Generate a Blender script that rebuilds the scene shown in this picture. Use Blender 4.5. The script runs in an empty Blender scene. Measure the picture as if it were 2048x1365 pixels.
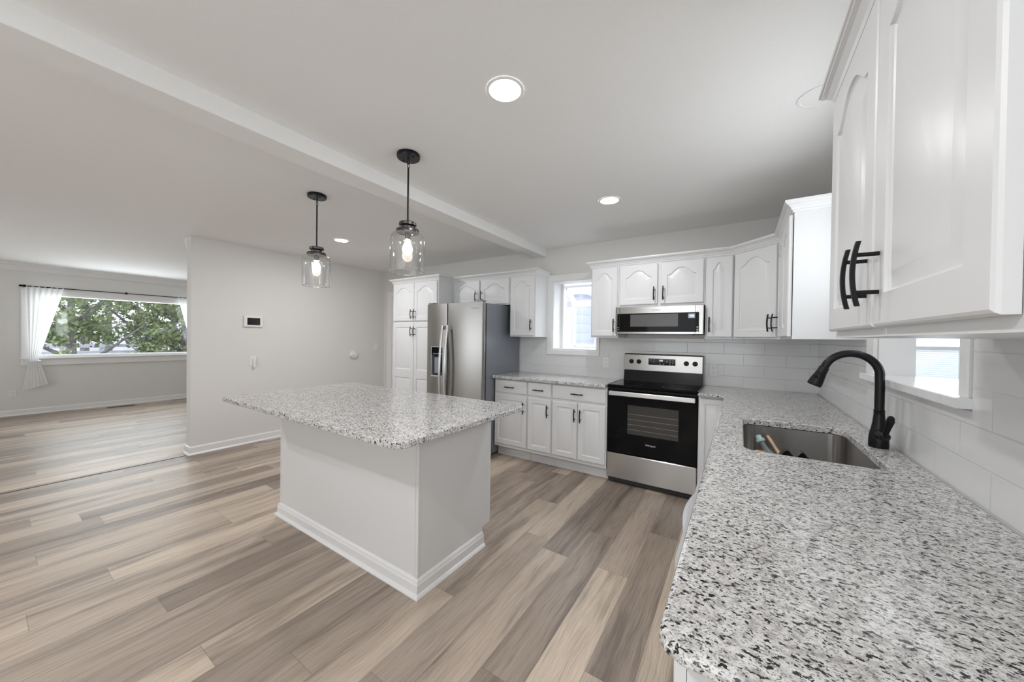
import bpy, math, random
from mathutils import Vector, Matrix, geometry
random.seed(7)
scene = bpy.context.scene
COL = scene.collection
PI = math.pi

# ------------------------------------------------------------------ camera
YAW, PITCH, ROLL, CAM_H, F_PX = 0.5768, 0.0099, -0.0134, 1.343, 700.9
fw = Vector((-math.sin(YAW)*math.cos(PITCH), math.cos(YAW)*math.cos(PITCH), -math.sin(PITCH)))
rt = Vector((math.cos(YAW), math.sin(YAW), 0)); up = rt.cross(fw)
r2 = rt*math.cos(ROLL) - up*math.sin(ROLL); u2 = up*math.cos(ROLL) + rt*math.sin(ROLL)
cd = bpy.data.cameras.new('camera'); cam = bpy.data.objects.new('camera', cd); COL.objects.link(cam)
m = Matrix((r2, u2, -fw)).transposed().to_4x4(); m.translation = Vector((0, 0, CAM_H)); cam.matrix_world = m
cd.sensor_width = 36; cd.lens = 36*F_PX/2048; cd.clip_start = 0.02; cd.clip_end = 200
scene.camera = cam

# ------------------------------------------------------------------ view, world, lights
scene.view_settings.view_transform = 'Standard'; scene.view_settings.look = 'None'
scene.view_settings.gamma = 1; scene.view_settings.exposure = 0.15
scene.cycles.max_bounces = 10; scene.cycles.diffuse_bounces = 8; scene.cycles.glossy_bounces = 5
scene.cycles.transparent_max_bounces = 16; scene.cycles.sample_clamp_indirect = 6
world = bpy.data.worlds.new('sky'); scene.world = world; world.use_nodes = True
bg = world.node_tree.nodes['Background']; bg.inputs[0].default_value = (0.88, 0.93, 1.0, 1); bg.inputs[1].default_value = 2.4

def area(name, loc, direction, sx, sy, watts, col=(1, 1, 1), shape='RECTANGLE'):
    ld = bpy.data.lights.new(name, 'AREA'); ld.shape = shape; ld.size = sx; ld.size_y = sy; ld.energy = watts; ld.color = col
    o = bpy.data.objects.new(name, ld); COL.objects.link(o); o.location = loc
    o.rotation_euler = Vector(direction).to_track_quat('-Z', 'Y').to_euler()
    return o
DAY = (0.92, 0.965, 1.0)
area('added_kitchen_uplight', (-0.9, -2.66, 1.0), (0, 0.45, 1), 2.4, 1.2, 30, DAY)  # unseen lamp added behind the camera, tilted up to brighten the kitchen ceiling
area('added_living_uplight', (-6.9, -2.66, 1.0), (0, 0.5, 1), 1.6, 1.2, 30, DAY)  # second added uplight, for the living room side; its source is out of view
area('daylight_living_window', (-9.85, 1.54, 1.5), (1, 0, 0.3), 2.2, 1.2, 58, DAY)
area('daylight_garden_window', (-1.60, 5.0, 2.7), (0.0, -1, -0.85), 0.9, 0.7, 60, (0.9, 0.95, 1.0))
area('added_opening_uplight', (0.71, 1.92, 1.80), (-1, 0.0, 0.45), 0.62, 0.38, 7, DAY)  # added lamp hidden high in the opening, aimed up to lift the ceiling
area('daylight_side_room', (1.5, 4.9, 1.6), (0, -1, 0.2), 1.4, 1.3, 14, DAY)
area('added_side_room_fill', (3.2, 2.1, 1.5), (-1, 0, 0.1), 1.2, 1.2, 9, DAY)  # added fill lamp at an unseen east opening, brightens the side room

# ------------------------------------------------------------------ materials
def new_mat(name):
    mt = bpy.data.materials.new(name); mt.use_nodes = True
    nt = mt.node_tree; b = nt.nodes['Principled BSDF']
    return mt, nt, b
def N(nt, t, **kw):
    n = nt.nodes.new(t)
    for k, v in kw.items():
        if isinstance(k, str) and hasattr(n, k): setattr(n, k, v)
    return n
def lk(nt, a, b): nt.links.new(a, b)
def ramp(nt, fac, stops, interp='LINEAR'):
    r = nt.nodes.new('ShaderNodeValToRGB'); r.color_ramp.interpolation = interp
    e = r.color_ramp.elements
    while len(e) < len(stops): e.new(0.5)
    for i, (p, c) in enumerate(stops):
        e[i].position = p; e[i].color = (*c, 1) if len(c) == 3 else c
    lk(nt, fac, r.inputs[0]); return r.outputs[0]
def mixc(nt, fac, a, b, mode='MIX'):
    n = nt.nodes.new('ShaderNodeMix'); n.data_type = 'RGBA'; n.blend_type = mode
    for s, v in ((n.inputs[0], fac), (n.inputs[6], a), (n.inputs[7], b)):
        if hasattr(v, 'is_linked') or isinstance(v, bpy.types.NodeSocket): lk(nt, v, s)
        else: s.default_value = v if not isinstance(v, tuple) else (*v, 1)[:4]
    return n.outputs[2]
def mathn(nt, op, a, b=None):
    n = nt.nodes.new('ShaderNodeMath'); n.operation = op
    for s, v in ((n.inputs[0], a), (n.inputs[1], b)):
        if v is None: continue
        if isinstance(v, bpy.types.NodeSocket): lk(nt, v, s)
        else: s.default_value = v
    return n.outputs[0]
def noise(nt, vec, scale, detail=2, rough=0.5, w=None):
    n = nt.nodes.new('ShaderNodeTexNoise'); n.inputs['Scale'].default_value = scale
    n.inputs['Detail'].default_value = detail; n.inputs['Roughness'].default_value = rough
    if vec is not None: lk(nt, vec, n.inputs['Vector'])
    return n.outputs['Fac']
def coords(nt, scale=(1, 1, 1), rot=(0, 0, 0)):
    g = nt.nodes.new('ShaderNodeNewGeometry'); mp = nt.nodes.new('ShaderNodeMapping')
    mp.inputs['Scale'].default_value = scale; mp.inputs['Rotation'].default_value = rot
    lk(nt, g.outputs['Position'], mp.inputs['Vector']); return mp.outputs[0]
def bump(nt, b, h, strength, dist):
    n = nt.nodes.new('ShaderNodeBump'); n.inputs['Strength'].default_value = strength; n.inputs['Distance'].default_value = dist
    lk(nt, h, n.inputs['Height']); lk(nt, n.outputs[0], b.inputs['Normal'])
def simple(name, col, rough=0.5, metal=0.0, var=0.0, vscale=30, bumps=0.0, spec=0.5, coat=0.0, stretch=(1, 1, 1)):
    mt, nt, b = new_mat(name)
    b.inputs['Roughness'].default_value = rough; b.inputs['Metallic'].default_value = metal
    b.inputs['Specular IOR Level'].default_value = spec; b.inputs['Coat Weight'].default_value = coat
    f = noise(nt, coords(nt, stretch), vscale, 3)
    lo = tuple(max(0, c*(1-var)) for c in col); hi = tuple(min(1, c*(1+var)) for c in col)
    lk(nt, ramp(nt, f, [(0.3, lo), (0.7, hi)]), b.inputs['Base Color'])
    if bumps: bump(nt, b, f, bumps, 0.002)
    return mt
def emit(name, col, strength):
    mt, nt, b = new_mat(name); b.inputs['Base Color'].default_value = (*col, 1)
    b.inputs['Emission Color'].default_value = (*col, 1); b.inputs['Emission Strength'].default_value = strength
    return mt
def glass(name, tint=(1, 1, 1), edge=0.35, refl=0.08, haze=0.0):
    mt = bpy.data.materials.new(name); mt.use_nodes = True; nt = mt.node_tree; nt.nodes.clear()
    out = nt.nodes.new('ShaderNodeOutputMaterial'); tr = nt.nodes.new('ShaderNodeBsdfTransparent'); tr.inputs[0].default_value = (*tint, 1)
    gl = nt.nodes.new('ShaderNodeBsdfGlossy'); gl.inputs['Roughness'].default_value = 0.03
    lw = nt.nodes.new('ShaderNodeLayerWeight'); lw.inputs[0].default_value = edge
    f = mathn(nt, 'MULTIPLY', lw.outputs['Facing'], 0.75); f = mathn(nt, 'ADD', f, refl)
    mx = nt.nodes.new('ShaderNodeMixShader'); lk(nt, f, mx.inputs[0]); lk(nt, tr.outputs[0], mx.inputs[1]); lk(nt, gl.outputs[0], mx.inputs[2])
    lk(nt, mx.outputs[0], out.inputs[0]); return mt

M = {}
M['wall'] = simple('painted_wall', (0.72, 0.71, 0.69), 0.75, var=0.01, vscale=120, bumps=0.05)
M['ceiling'] = simple('painted_ceiling', (0.84, 0.84, 0.83), 0.8, var=0.01, vscale=90, bumps=0.05)
M['trim'] = simple('white_trim_paint', (0.80, 0.80, 0.80), 0.35, var=0.005)
M['cab'] = simple('white_cabinet_paint', (0.735, 0.74, 0.745), 0.36, var=0.004, vscale=200)
M['black'] = simple('matte_black_metal', (0.012, 0.012, 0.013), 0.35, 0.6, var=0.1)
M['bronze'] = simple('dark_socket_metal', (0.10, 0.098, 0.095), 0.32, 0.9, var=0.15, vscale=60)
M['white_plastic'] = simple('white_plastic', (0.78, 0.78, 0.77), 0.4)
M['slot'] = simple('socket_slot', (0.12, 0.12, 0.12), 0.6)
M['black_glass'] = simple('black_glass', (0.004, 0.004, 0.005), 0.05, var=0.0, spec=0.16)
M['black_enamel'] = simple('black_enamel', (0.009, 0.009, 0.009), 0.2, spec=0.18)
M['oven_glass'] = simple('oven_window_glass', (0.045, 0.043, 0.04), 0.12, var=0.1, vscale=500)
M['mesh_window'] = simple('microwave_window', (0.085, 0.083, 0.08), 0.25, var=0.15, vscale=900)
M['rubber'] = simple('dark_gasket', (0.03, 0.03, 0.033), 0.7)
M['screen'] = simple('dark_screen', (0.01, 0.01, 0.012), 0.1)
M['logo'] = simple('silver_lettering', (0.75, 0.75, 0.75), 0.4)
M['burner'] = simple('burner_print', (0.05, 0.05, 0.05), 0.3)
M['logo_dark'] = simple('grey_lettering', (0.28, 0.28, 0.28), 0.4)
M['digit'] = emit('blue_white_digits', (0.72, 0.82, 1.0), 1.6)
M['lcd'] = emit('lcd_backlight', (0.25, 0.27, 0.32), 0.6)
M['lens'] = emit('lit_diffuser', (1.0, 0.98, 0.95), 14.0)
M['lens_off'] = simple('unlit_diffuser', (0.84, 0.84, 0.83), 0.8)
M['bulb'] = emit('glowing_bulb', (1.0, 0.86, 0.68), 14.0)
M['bulb_glass'] = emit('glowing_bulb_envelope', (1.0, 0.90, 0.76), 7.0)
M['jar'] = glass('clear_jar_glass', (0.985, 0.99, 0.99), 0.5, 0.10)
M['pane'] = glass('window_pane', (0.97, 0.98, 0.98), 0.2, 0.03)
M['ledge'] = simple('white_stone_ledge', (0.80, 0.81, 0.81), 0.18, var=0.03, vscale=9, stretch=(1, 4, 1))
M['strip'] = simple('dark_floor_seam', (0.07, 0.05, 0.04), 0.6)
M['vent'] = simple('brown_floor_register', (0.10, 0.075, 0.06), 0.5)
M['dish'] = simple('light_grey_appliance', (0.55, 0.56, 0.58), 0.3, 0.1)
M['dark_in'] = simple('dark_recess', (0.02, 0.02, 0.02), 0.5)
M['gravel'] = simple('pale_ground', (0.42, 0.41, 0.44), 0.9, var=0.35, vscale=0.9)
M['bark'] = simple('grey_bark', (0.17, 0.155, 0.16), 0.9, var=0.5, vscale=7)
M['fence'] = simple('weathered_white_fence', (0.62, 0.64, 0.72), 0.7, var=0.1, vscale=6)
M['roofing'] = simple('grey_roofing', (0.25, 0.25, 0.27), 0.9)
M['cap'] = simple('mint_green_cap', (0.42, 0.58, 0.52), 0.4)
M['wood'] = simple('pale_wood', (0.62, 0.42, 0.28), 0.5, var=0.1)
M['orange'] = simple('orange_handle', (0.60, 0.30, 0.13), 0.5)
M['clear'] = simple('smoky_plastic', (0.16, 0.17, 0.175), 0.15, spec=0.8)
M['bristle'] = simple('beige_bristles', (0.55, 0.45, 0.36), 0.9, var=0.3, vscale=300)

def leaf_mat(name, a, b_, c):
    mt, nt, b = new_mat(name); b.inputs['Roughness'].default_value = 0.6
    f = noise(nt, coords(nt), 2.2, 3, 0.7)
    lk(nt, ramp(nt, f, [(0.3, a), (0.5, b_), (0.72, c)]), b.inputs['Base Color'])
    return mt
M['leaf'] = leaf_mat('green_leaves', (0.10, 0.13, 0.06), (0.21, 0.27, 0.12), (0.42, 0.47, 0.25))
M['leaf2'] = leaf_mat('dark_leaves', (0.06, 0.075, 0.06), (0.13, 0.165, 0.10), (0.27, 0.32, 0.19))

def steel(name, col, rough, axis, bs=0.0, aniso=0.0, tan=(1, 0, 0)):
    mt, nt, b = new_mat(name); b.inputs['Metallic'].default_value = 1.0
    st = {'z': (700, 700, 5), 'x': (5, 700, 700), 'y': (700, 5, 700)}[axis]
    f = noise(nt, coords(nt, st), 1.0, 2)
    lk(nt, ramp(nt, f, [(0.2, tuple(c*0.97 for c in col)), (0.8, col)]), b.inputs['Base Color'])
    b.inputs['Roughness'].default_value = rough
    if aniso:
        b.inputs['Anisotropic'].default_value = aniso
        cx = nt.nodes.new('ShaderNodeCombineXYZ')
        for i in range(3): cx.inputs[i].default_value = tan[i]
        lk(nt, cx.outputs[0], b.inputs['Tangent'])
    return mt
M['steel_v'] = steel('brushed_steel_doors', (0.37, 0.36, 0.345), 0.25, 'x', aniso=0.8, tan=(0, 0, 1))
M['steel_h'] = steel('brushed_steel', (0.52, 0.51, 0.49), 0.28, 'x', aniso=0.8, tan=(0, 0, 1))
M['steel_bar'] = steel('satin_steel_handle', (0.74, 0.74, 0.73), 0.30, 'z')
M['steel_grey'] = simple('grey_metallic_side', (0.26, 0.28, 0.31), 0.33, 0.55, var=0.02)
M['steel_sink'] = steel('sink_steel', (0.50, 0.485, 0.47), 0.25, 'z', aniso=0.8, tan=(0, 0, 1))
M['steel_light'] = simple('light_steel_edge', (0.62, 0.66, 0.72), 0.35, 0.8)

def granite():
    mt, nt, b = new_mat('speckled_granite')
    b.inputs['Roughness'].default_value = 0.15; b.inputs['Specular IOR Level'].default_value = 0.5
    v = coords(nt, (1.0, 1.45, 1.3), (0, 0, 0.35))
    n1 = noise(nt, v, 105, 3, 0.62); n2 = noise(nt, v, 230, 2, 0.6); n3 = noise(nt, v, 16, 3, 0.6); n4 = noise(nt, v, 55, 3, 0.6)
    base = ramp(nt, n4, [(0.34, (0.40, 0.38, 0.365)), (0.46, (0.60, 0.59, 0.575)), (0.62, (0.74, 0.735, 0.72))])
    base = mixc(nt, ramp(nt, n2, [(0.38, (1, 1, 1)), (0.46, (0, 0, 0))]), base, (0.27, 0.26, 0.255))
    s = mathn(nt, 'ADD', n1, mathn(nt, 'MULTIPLY', mathn(nt, 'SUBTRACT', n3, 0.5), 0.20))
    dark = ramp(nt, s, [(0.405, (1, 1, 1)), (0.435, (0, 0, 0))])
    col = mixc(nt, dark, base, (0.014, 0.014, 0.015))
    lk(nt, col, b.inputs['Base Color'])
    return mt
M['granite'] = granite()

def planks():
    mt, nt, b = new_mat('wood_look_planks'); W, L = 0.178, 1.22
    g = nt.nodes.new('ShaderNodeNewGeometry'); sp = nt.nodes.new('ShaderNodeSeparateXYZ'); lk(nt, g.outputs['Position'], sp.inputs[0])
    x, y = sp.outputs[0], sp.outputs[1]
    xr = mathn(nt, 'DIVIDE', mathn(nt, 'ADD', x, 40.02), W); row = mathn(nt, 'FLOOR', xr)
    wn = nt.nodes.new('ShaderNodeTexWhiteNoise'); wn.noise_dimensions = '1D'; lk(nt, row, wn.inputs['W'])
    yr = mathn(nt, 'ADD', mathn(nt, 'DIVIDE', mathn(nt, 'ADD', y, 40), L), mathn(nt, 'MULTIPLY', wn.outputs['Value'], 7.0))
    idx = mathn(nt, 'FLOOR', yr)
    cb = nt.nodes.new('ShaderNodeCombineXYZ'); lk(nt, row, cb.inputs[0]); lk(nt, idx, cb.inputs[1])
    wc = nt.nodes.new('ShaderNodeTexWhiteNoise'); wc.noise_dimensions = '3D'; lk(nt, cb.outputs[0], wc.inputs['Vector'])
    # per plank tone
    tone = ramp(nt, wc.outputs['Value'], [(0.0, (0.268, 0.216, 0.174)), (0.3, (0.355, 0.289, 0.236)), (0.55, (0.432, 0.352, 0.286)), (0.8, (0.52, 0.428, 0.345)), (1.0, (0.61, 0.505, 0.402))])
    # grain coordinates shifted per plank
    off = nt.nodes.new('ShaderNodeVectorMath'); off.operation = 'MULTIPLY_ADD'
    lk(nt, wc.outputs['Color'], off.inputs[0]); off.inputs[1].default_value = (30, 30, 30)
    mp = nt.nodes.new('ShaderNodeMapping'); mp.inputs['Scale'].default_value = (11, 0.8, 1); wv = nt.nodes.new('ShaderNodeMapping'); wv.inputs['Scale'].default_value = (5.0, 2.2, 1); lk(nt, g.outputs['Position'], wv.inputs['Vector'])
    wn2 = nt.nodes.new('ShaderNodeTexNoise'); wn2.inputs['Scale'].default_value = 1.0; wn2.inputs['Detail'].default_value = 3; lk(nt, wv.outputs[0], wn2.inputs['Vector'])
    wsub = nt.nodes.new('ShaderNodeVectorMath'); wsub.operation = 'MULTIPLY_ADD'; lk(nt, wn2.outputs['Color'], wsub.inputs[0]); wsub.inputs[1].default_value = (0.07, 0.0, 0.0); lk(nt, g.outputs['Position'], wsub.inputs[2])
    lk(nt, wsub.outputs[0], mp.inputs['Vector'])
    lk(nt, mp.outputs[0], off.inputs[2])
    gr1 = noise(nt, off.outputs[0], 1.0, 5, 0.6)
    mp2 = nt.nodes.new('ShaderNodeVectorMath'); mp2.operation = 'MULTIPLY'; lk(nt, off.outputs[0], mp2.inputs[0]); mp2.inputs[1].default_value = (20, 6.0, 1)
    gr2 = noise(nt, mp2.outputs[0], 1.0, 4, 0.7)
    c1 = mixc(nt, 1.0, tone, ramp(nt, gr1, [(0.28, (0.42, 0.41, 0.42)), (0.40, (0.70, 0.69, 0.69)), (0.50, (0.98, 0.98, 0.98)), (0.72, (1.16, 1.15, 1.14))]), 'MULTIPLY')
    c2 = mixc(nt, 1.0, c1, ramp(nt, gr2, [(0.3, (0.68, 0.68, 0.68)), (0.5, (0.98, 0.98, 0.98)), (0.72, (1.18, 1.18, 1.18))]), 'MULTIPLY')
    fx = mathn(nt, 'FRACT', xr); fy = mathn(nt, 'FRACT', yr)
    ex = mathn(nt, 'MULTIPLY', mathn(nt, 'MINIMUM', fx, mathn(nt, 'SUBTRACT', 1, fx)), W)
    ey = mathn(nt, 'MULTIPLY', mathn(nt, 'MINIMUM', fy, mathn(nt, 'SUBTRACT', 1, fy)), L)
    e = mathn(nt, 'MINIMUM', ex, ey)
    seam = ramp(nt, mathn(nt, 'DIVIDE', e, 0.004), [(0.15, (1, 1, 1)), (0.6, (0, 0, 0))])
    c3 = mixc(nt, mathn(nt, 'MULTIPLY', seam, 0.40), c2, (0.10, 0.08, 0.065))
    lk(nt, c3, b.inputs['Base Color'])
    lk(nt, ramp(nt, gr2, [(0.3, (0.50,)*3), (0.7, (0.38,)*3)]), b.inputs['Roughness'])
    h = mathn(nt, 'SUBTRACT', mathn(nt, 'MULTIPLY', gr2, 0.3), seam)
    bump(nt, b, h, 0.25, 0.0006)
    return mt
M['floor'] = planks()

def tile(name, axis, shift):
    mt, nt, b = new_mat(name); W, H = 0.3048, 0.1016
    g = nt.nodes.new('ShaderNodeNewGeometry'); sp = nt.nodes.new('ShaderNodeSeparateXYZ'); lk(nt, g.outputs['Position'], sp.inputs[0])
    u, v = sp.outputs[axis], sp.outputs[2]
    vr = mathn(nt, 'DIVIDE', mathn(nt, 'SUBTRACT', v, 0.914-10*H), H); row = mathn(nt, 'FLOOR', vr)
    par = mathn(nt, 'MULTIPLY', mathn(nt, 'MODULO', row, 2.0), 0.5)
    ur = mathn(nt, 'ADD', mathn(nt, 'DIVIDE', mathn(nt, 'ADD', u, 30*W - shift), W), par)
    fx = mathn(nt, 'FRACT', ur); fy = mathn(nt, 'FRACT', vr)
    ex = mathn(nt, 'MULTIPLY', mathn(nt, 'MINIMUM', fx, mathn(nt, 'SUBTRACT', 1, fx)), W)
    ey = mathn(nt, 'MULTIPLY', mathn(nt, 'MINIMUM', fy, mathn(nt, 'SUBTRACT', 1, fy)), H)
    e = mathn(nt, 'MINIMUM', ex, ey)
    grout = ramp(nt, mathn(nt, 'DIVIDE', e, 0.003), [(0.3, (1, 1, 1)), (0.75, (0, 0, 0))])
    lk(nt, mixc(nt, grout, (0.70, 0.70, 0.70), (0.56, 0.56, 0.56)), b.inputs['Base Color'])
    lk(nt, ramp(nt, grout, [(0, (0.16,)*3), (1, (0.7,)*3)]), b.inputs['Roughness'])
    bump(nt, b, mathn(nt, 'SUBTRACT', mathn(nt, 'MULTIPLY', noise(nt, coords(nt), 7, 2), 0.35), grout), 0.35, 0.0015)
    return mt
M['tile_back'] = tile('tile_back_wall', 0, 0.03)
M['tile_right'] = tile('tile_right_wall', 1, 1.413 - 4*0.3048)

def siding():
    mt, nt, b = new_mat('lap_siding'); sp = nt.nodes.new('ShaderNodeSeparateXYZ'); lk(nt, coords(nt), sp.inputs[0])
    f = mathn(nt, 'FRACT', mathn(nt, 'DIVIDE', sp.outputs[2], 0.16))
    c = ramp(nt, f, [(0.0, (0.30, 0.31, 0.42)), (0.07, (0.44, 0.47, 0.62)), (1.0, (0.50, 0.53, 0.68))])
    lk(nt, c, b.inputs['Base Color']); b.inputs['Roughness'].default_value = 0.7
    bump(nt, b, f, 0.6, 0.02)
    return mt
M['siding'] = siding()
def sheer():
    mt = bpy.data.materials.new('sheer_curtain_fabric'); mt.use_nodes = True; nt = mt.node_tree; nt.nodes.clear()
    out = nt.nodes.new('ShaderNodeOutputMaterial'); tr = nt.nodes.new('ShaderNodeBsdfTransparent')
    di = nt.nodes.new('ShaderNodeBsdfDiffuse'); di.inputs[0].default_value = (0.86, 0.86, 0.85, 1)
    tl = nt.nodes.new('ShaderNodeBsdfTranslucent'); tl.inputs[0].default_value = (0.8, 0.82, 0.82, 1)
    a = nt.nodes.new('ShaderNodeMixShader'); a.inputs[0].default_value = 0.3; lk(nt, di.outputs[0], a.inputs[1]); lk(nt, tl.outputs[0], a.inputs[2])
    sp = nt.nodes.new('ShaderNodeSeparateXYZ'); lk(nt, coords(nt), sp.inputs[0])
    f = mathn(nt, 'FRACT', mathn(nt, 'DIVIDE', sp.outputs[2], 0.032))
    k = ramp(nt, f, [(0.0, (0.955,)*3), (0.3, (0.955,)*3), (0.45, (0.985,)*3), (0.95, (0.985,)*3)])
    b = nt.nodes.new('ShaderNodeMixShader'); lk(nt, k, b.inputs[0]); lk(nt, tr.outputs[0], b.inputs[1]); lk(nt, a.outputs[0], b.inputs[2])
    lk(nt, b.outputs[0], out.inputs[0]); return mt
M['sheer'] = sheer()
def blind_mat():
    mt, nt, b = new_mat('white_blind_slats'); b.inputs['Base Color'].default_value = (0.85, 0.87, 0.88, 1); b.inputs['Roughness'].default_value = 0.5
    b.inputs['Subsurface Weight'].default_value = 0.0; b.inputs['Transmission Weight'].default_value = 0.0
    tl = nt.nodes.new('ShaderNodeBsdfTranslucent'); tl.inputs[0].default_value = (0.9, 0.93, 0.95, 1)
    mx = nt.nodes.new('ShaderNodeMixShader'); mx.inputs[0].default_value = 0.5
    f = noise(nt, coords(nt), 3, 1); lk(nt, ramp(nt, f, [(0, (0.83, 0.85, 0.86)), (1, (0.87, 0.89, 0.9))]), b.inputs['Base Color'])
    lk(nt, b.outputs[0], mx.inputs[1]); lk(nt, tl.outputs[0], mx.inputs[2]); lk(nt, mx.outputs[0], nt.nodes['Material Output'].inputs[0])
    return mt
M['blind'] = blind_mat()

# ------------------------------------------------------------------ mesh helpers
def wloc(o):
    v = Vector((0, 0, 0))
    while o is not None: v = v + Vector(o.location); o = o.parent
    return v
class MB:
    def __init__(s): s.v = []; s.f = []
    def add(s, vs, fs):
        b = len(s.v); s.v += [tuple(p) for p in vs]; s.f += [tuple(b+i for i in q) for q in fs]; return s
    def box(s, x0, x1, y0, y1, z0, z1, F=None):
        vs = [(x, y, z) for z in (z0, z1) for x, y in ((x0, y0), (x1, y0), (x1, y1), (x0, y1))]
        if F: vs = [F(*p) for p in vs]
        return s.add(vs, [(3, 2, 1, 0), (4, 5, 6, 7), (0, 1, 5, 4), (1, 2, 6, 5), (2, 3, 7, 6), (3, 0, 4, 7)])
    def rbox(s, x0, x1, y0, y1, z0, z1, r, F=None):
        """box with chamfered edges (three nested octagonal rings)"""
        def ring(i, z):
            return [(x0+i+r, y0+i, z), (x1-i-r, y0+i, z), (x1-i, y0+i+r, z), (x1-i, y1-i-r, z), (x1-i-r, y1-i, z), (x0+i+r, y1-i, z), (x0+i, y1-i-r, z), (x0+i, y0+i+r, z)]
        return s.loft([ring(r, z0), ring(0, z0+r), ring(0, z1-r), ring(r, z1)], F)
    def loft(s, rings, F=None, cap0=True, cap1=True, closed=True):
        n = len(rings[0]); vs = [p for r in rings for p in r]
        if F: vs = [F(*p) for p in vs]
        fs = []
        for k in range(len(rings)-1):
            for i in range(n if closed else n-1):
                j = (i+1) % n; fs.append((k*n+i, k*n+j, (k+1)*n+j, (k+1)*n+i))
        if cap0: fs.append(tuple(range(n-1, -1, -1)))
        if cap1: fs.append(tuple((len(rings)-1)*n+i for i in range(n)))
        return s.add(vs, fs)
    def lathe(s, cx, cy, prof, seg=40, cap0=True, cap1=True, F=None):
        rings = [[(cx+r*math.cos(2*PI*i/seg), cy+r*math.sin(2*PI*i/seg), z) for i in range(seg)] for r, z in prof]
        return s.loft(rings, F, cap0, cap1)
    def cyl(s, p, q, r, seg=16, r1=None):
        return s.tube([p, q], [r, r if r1 is None else r1], seg)
    def tube(s, pts, rad, seg=12, sx=1.0, caps=True):
        pts = [Vector(p) for p in pts]; n = len(pts)
        if not hasattr(rad, '__len__'): rad = [rad]*n
        rings = []; ref = None
        for i, p in enumerate(pts):
            t = (pts[min(i+1, n-1)] - pts[max(i-1, 0)]).normalized()
            if ref is None:
                ref = Vector((0, 0, 1)) if abs(t.z) < 0.9 else Vector((1, 0, 0))
            a = (ref - t*ref.dot(t)).normalized(); b = t.cross(a); ref = a
            rings.append([tuple(p + a*(rad[i]*math.cos(2*PI*k/seg)) + b*(rad[i]*sx*math.sin(2*PI*k/seg))) for k in range(seg)])
        return s.loft(rings, None, caps, caps)
    def sweep(s, path, prof, z0=0, closed=False):
        """path: 2-D points, outward is to the right of travel; prof: list of (out, z), closed profile"""
        n = len(path); rings = []
        for i in range(n):
            p = Vector(path[i])
            def nrm(a, b):
                d = (Vector(b)-Vector(a)).normalized(); return Vector((d.y, -d.x))
            if closed: n0 = nrm(path[i-1], path[i]); n1 = nrm(path[i], path[(i+1) % n])
            else:
                n0 = nrm(path[i-1], path[i]) if i > 0 else nrm(path[0], path[1]); n1 = nrm(path[i], path[i+1]) if i < n-1 else n0
            m_ = (n0+n1); m_ = m_/max(0.2, m_.dot(n0)) if m_.length > 1e-6 else n0
            rings.append([(p.x+m_.x*o, p.y+m_.y*o, z0+z) for o, z in prof])
        if closed: rings.append(rings[0])
        return s.loft(rings, None, not closed, not closed)
    def build(s, name, mat, parent=None, smooth=False, origin=None):
        me = bpy.data.meshes.new(name)
        o = bpy.data.objects.new(name, me); COL.objects.link(o)
        base = wloc(parent) if parent is not None else Vector((0, 0, 0))
        if parent is not None: o.parent = parent
        if parent is None and origin is None:
            xs = [p[0] for p in s.v]; ys = [p[1] for p in s.v]; zs = [p[2] for p in s.v]
            origin = ((min(xs)+max(xs))/2, (min(ys)+max(ys))/2, min(zs))
        og = Vector(origin) if origin is not None else base
        o.location = og - base
        me.from_pydata([tuple(Vector(p)-og) for p in s.v], [], s.f)
        me.materials.append(M[mat] if isinstance(mat, str) else mat)
        import bmesh as _b
        bm = _b.new(); bm.from_mesh(me); _b.ops.recalc_face_normals(bm, faces=bm.faces); bm.to_mesh(me); bm.free()
        if smooth:
            for p in me.polygons: p.use_smooth = True
            me.set_sharp_from_angle(angle=math.radians(35 if smooth is True else smooth))
        me.update(); return o
def box(*a, **k): return MB().box(*a, **k)
def thing(name, label, cat, loc, group=None):
    o = bpy.data.objects.new(name, None); COL.objects.link(o); o.location = loc; o.empty_display_size = 0.1
    o['label'] = label; o['category'] = cat
    if group: o['group'] = group
    return o
def tag(o, label, cat, group=None, kind=None):
    o['label'] = label; o['category'] = cat
    if group: o['group'] = group
    if kind: o['kind'] = kind
    return o
def struct(o, label=None):
    o['kind'] = 'structure'
    if label: o['label'] = label
    return o
def text(name, body, size, origin, udir, vdir, mat, parent, align='CENTER', depth=0.0006):
    cu = bpy.data.curves.new(name, 'FONT'); cu.body = body; cu.size = size; cu.align_x = align; cu.extrude = depth/2
    t = bpy.data.objects.new(name, cu); COL.objects.link(t)
    bpy.context.view_layer.update()
    dg = bpy.context.evaluated_depsgraph_get(); me = bpy.data.meshes.new_from_object(t.evaluated_get(dg))
    bpy.data.objects.remove(t)
    U, V = Vector(udir), Vector(vdir); Wd = U.cross(V); base = wloc(parent)
    for v in me.vertices: v.co = Vector(origin) - base + U*v.co.x + V*v.co.y + Wd*v.co.z
    me.materials.clear(); me.materials.append(M[mat]); o = bpy.data.objects.new(name, me); COL.objects.link(o); o.parent = parent
    return o
def cells(mb, u0, u1, v0, v1, holes, put):
    us = sorted({u0, u1, *[min(max(h[i], u0), u1) for h in holes for i in (0, 1)]}); vs = sorted({v0, v1, *[min(max(h[i], v0), v1) for h in holes for i in (2, 3)]})
    for a, b in zip(us, us[1:]):
        for c, d in zip(vs, vs[1:]):
            mu, mv = (a+b)/2, (c+d)/2
            if not any(h[0] < mu < h[1] and h[2] < mv < h[3] for h in holes): put(a, b, c, d)
    return mb

# ------------------------------------------------------------------ dimensions
C = 2.413; D = 3.79; R = 0.549; L = -5.05; L2 = -9.6; YN = -2.8
WT = 0.12

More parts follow.
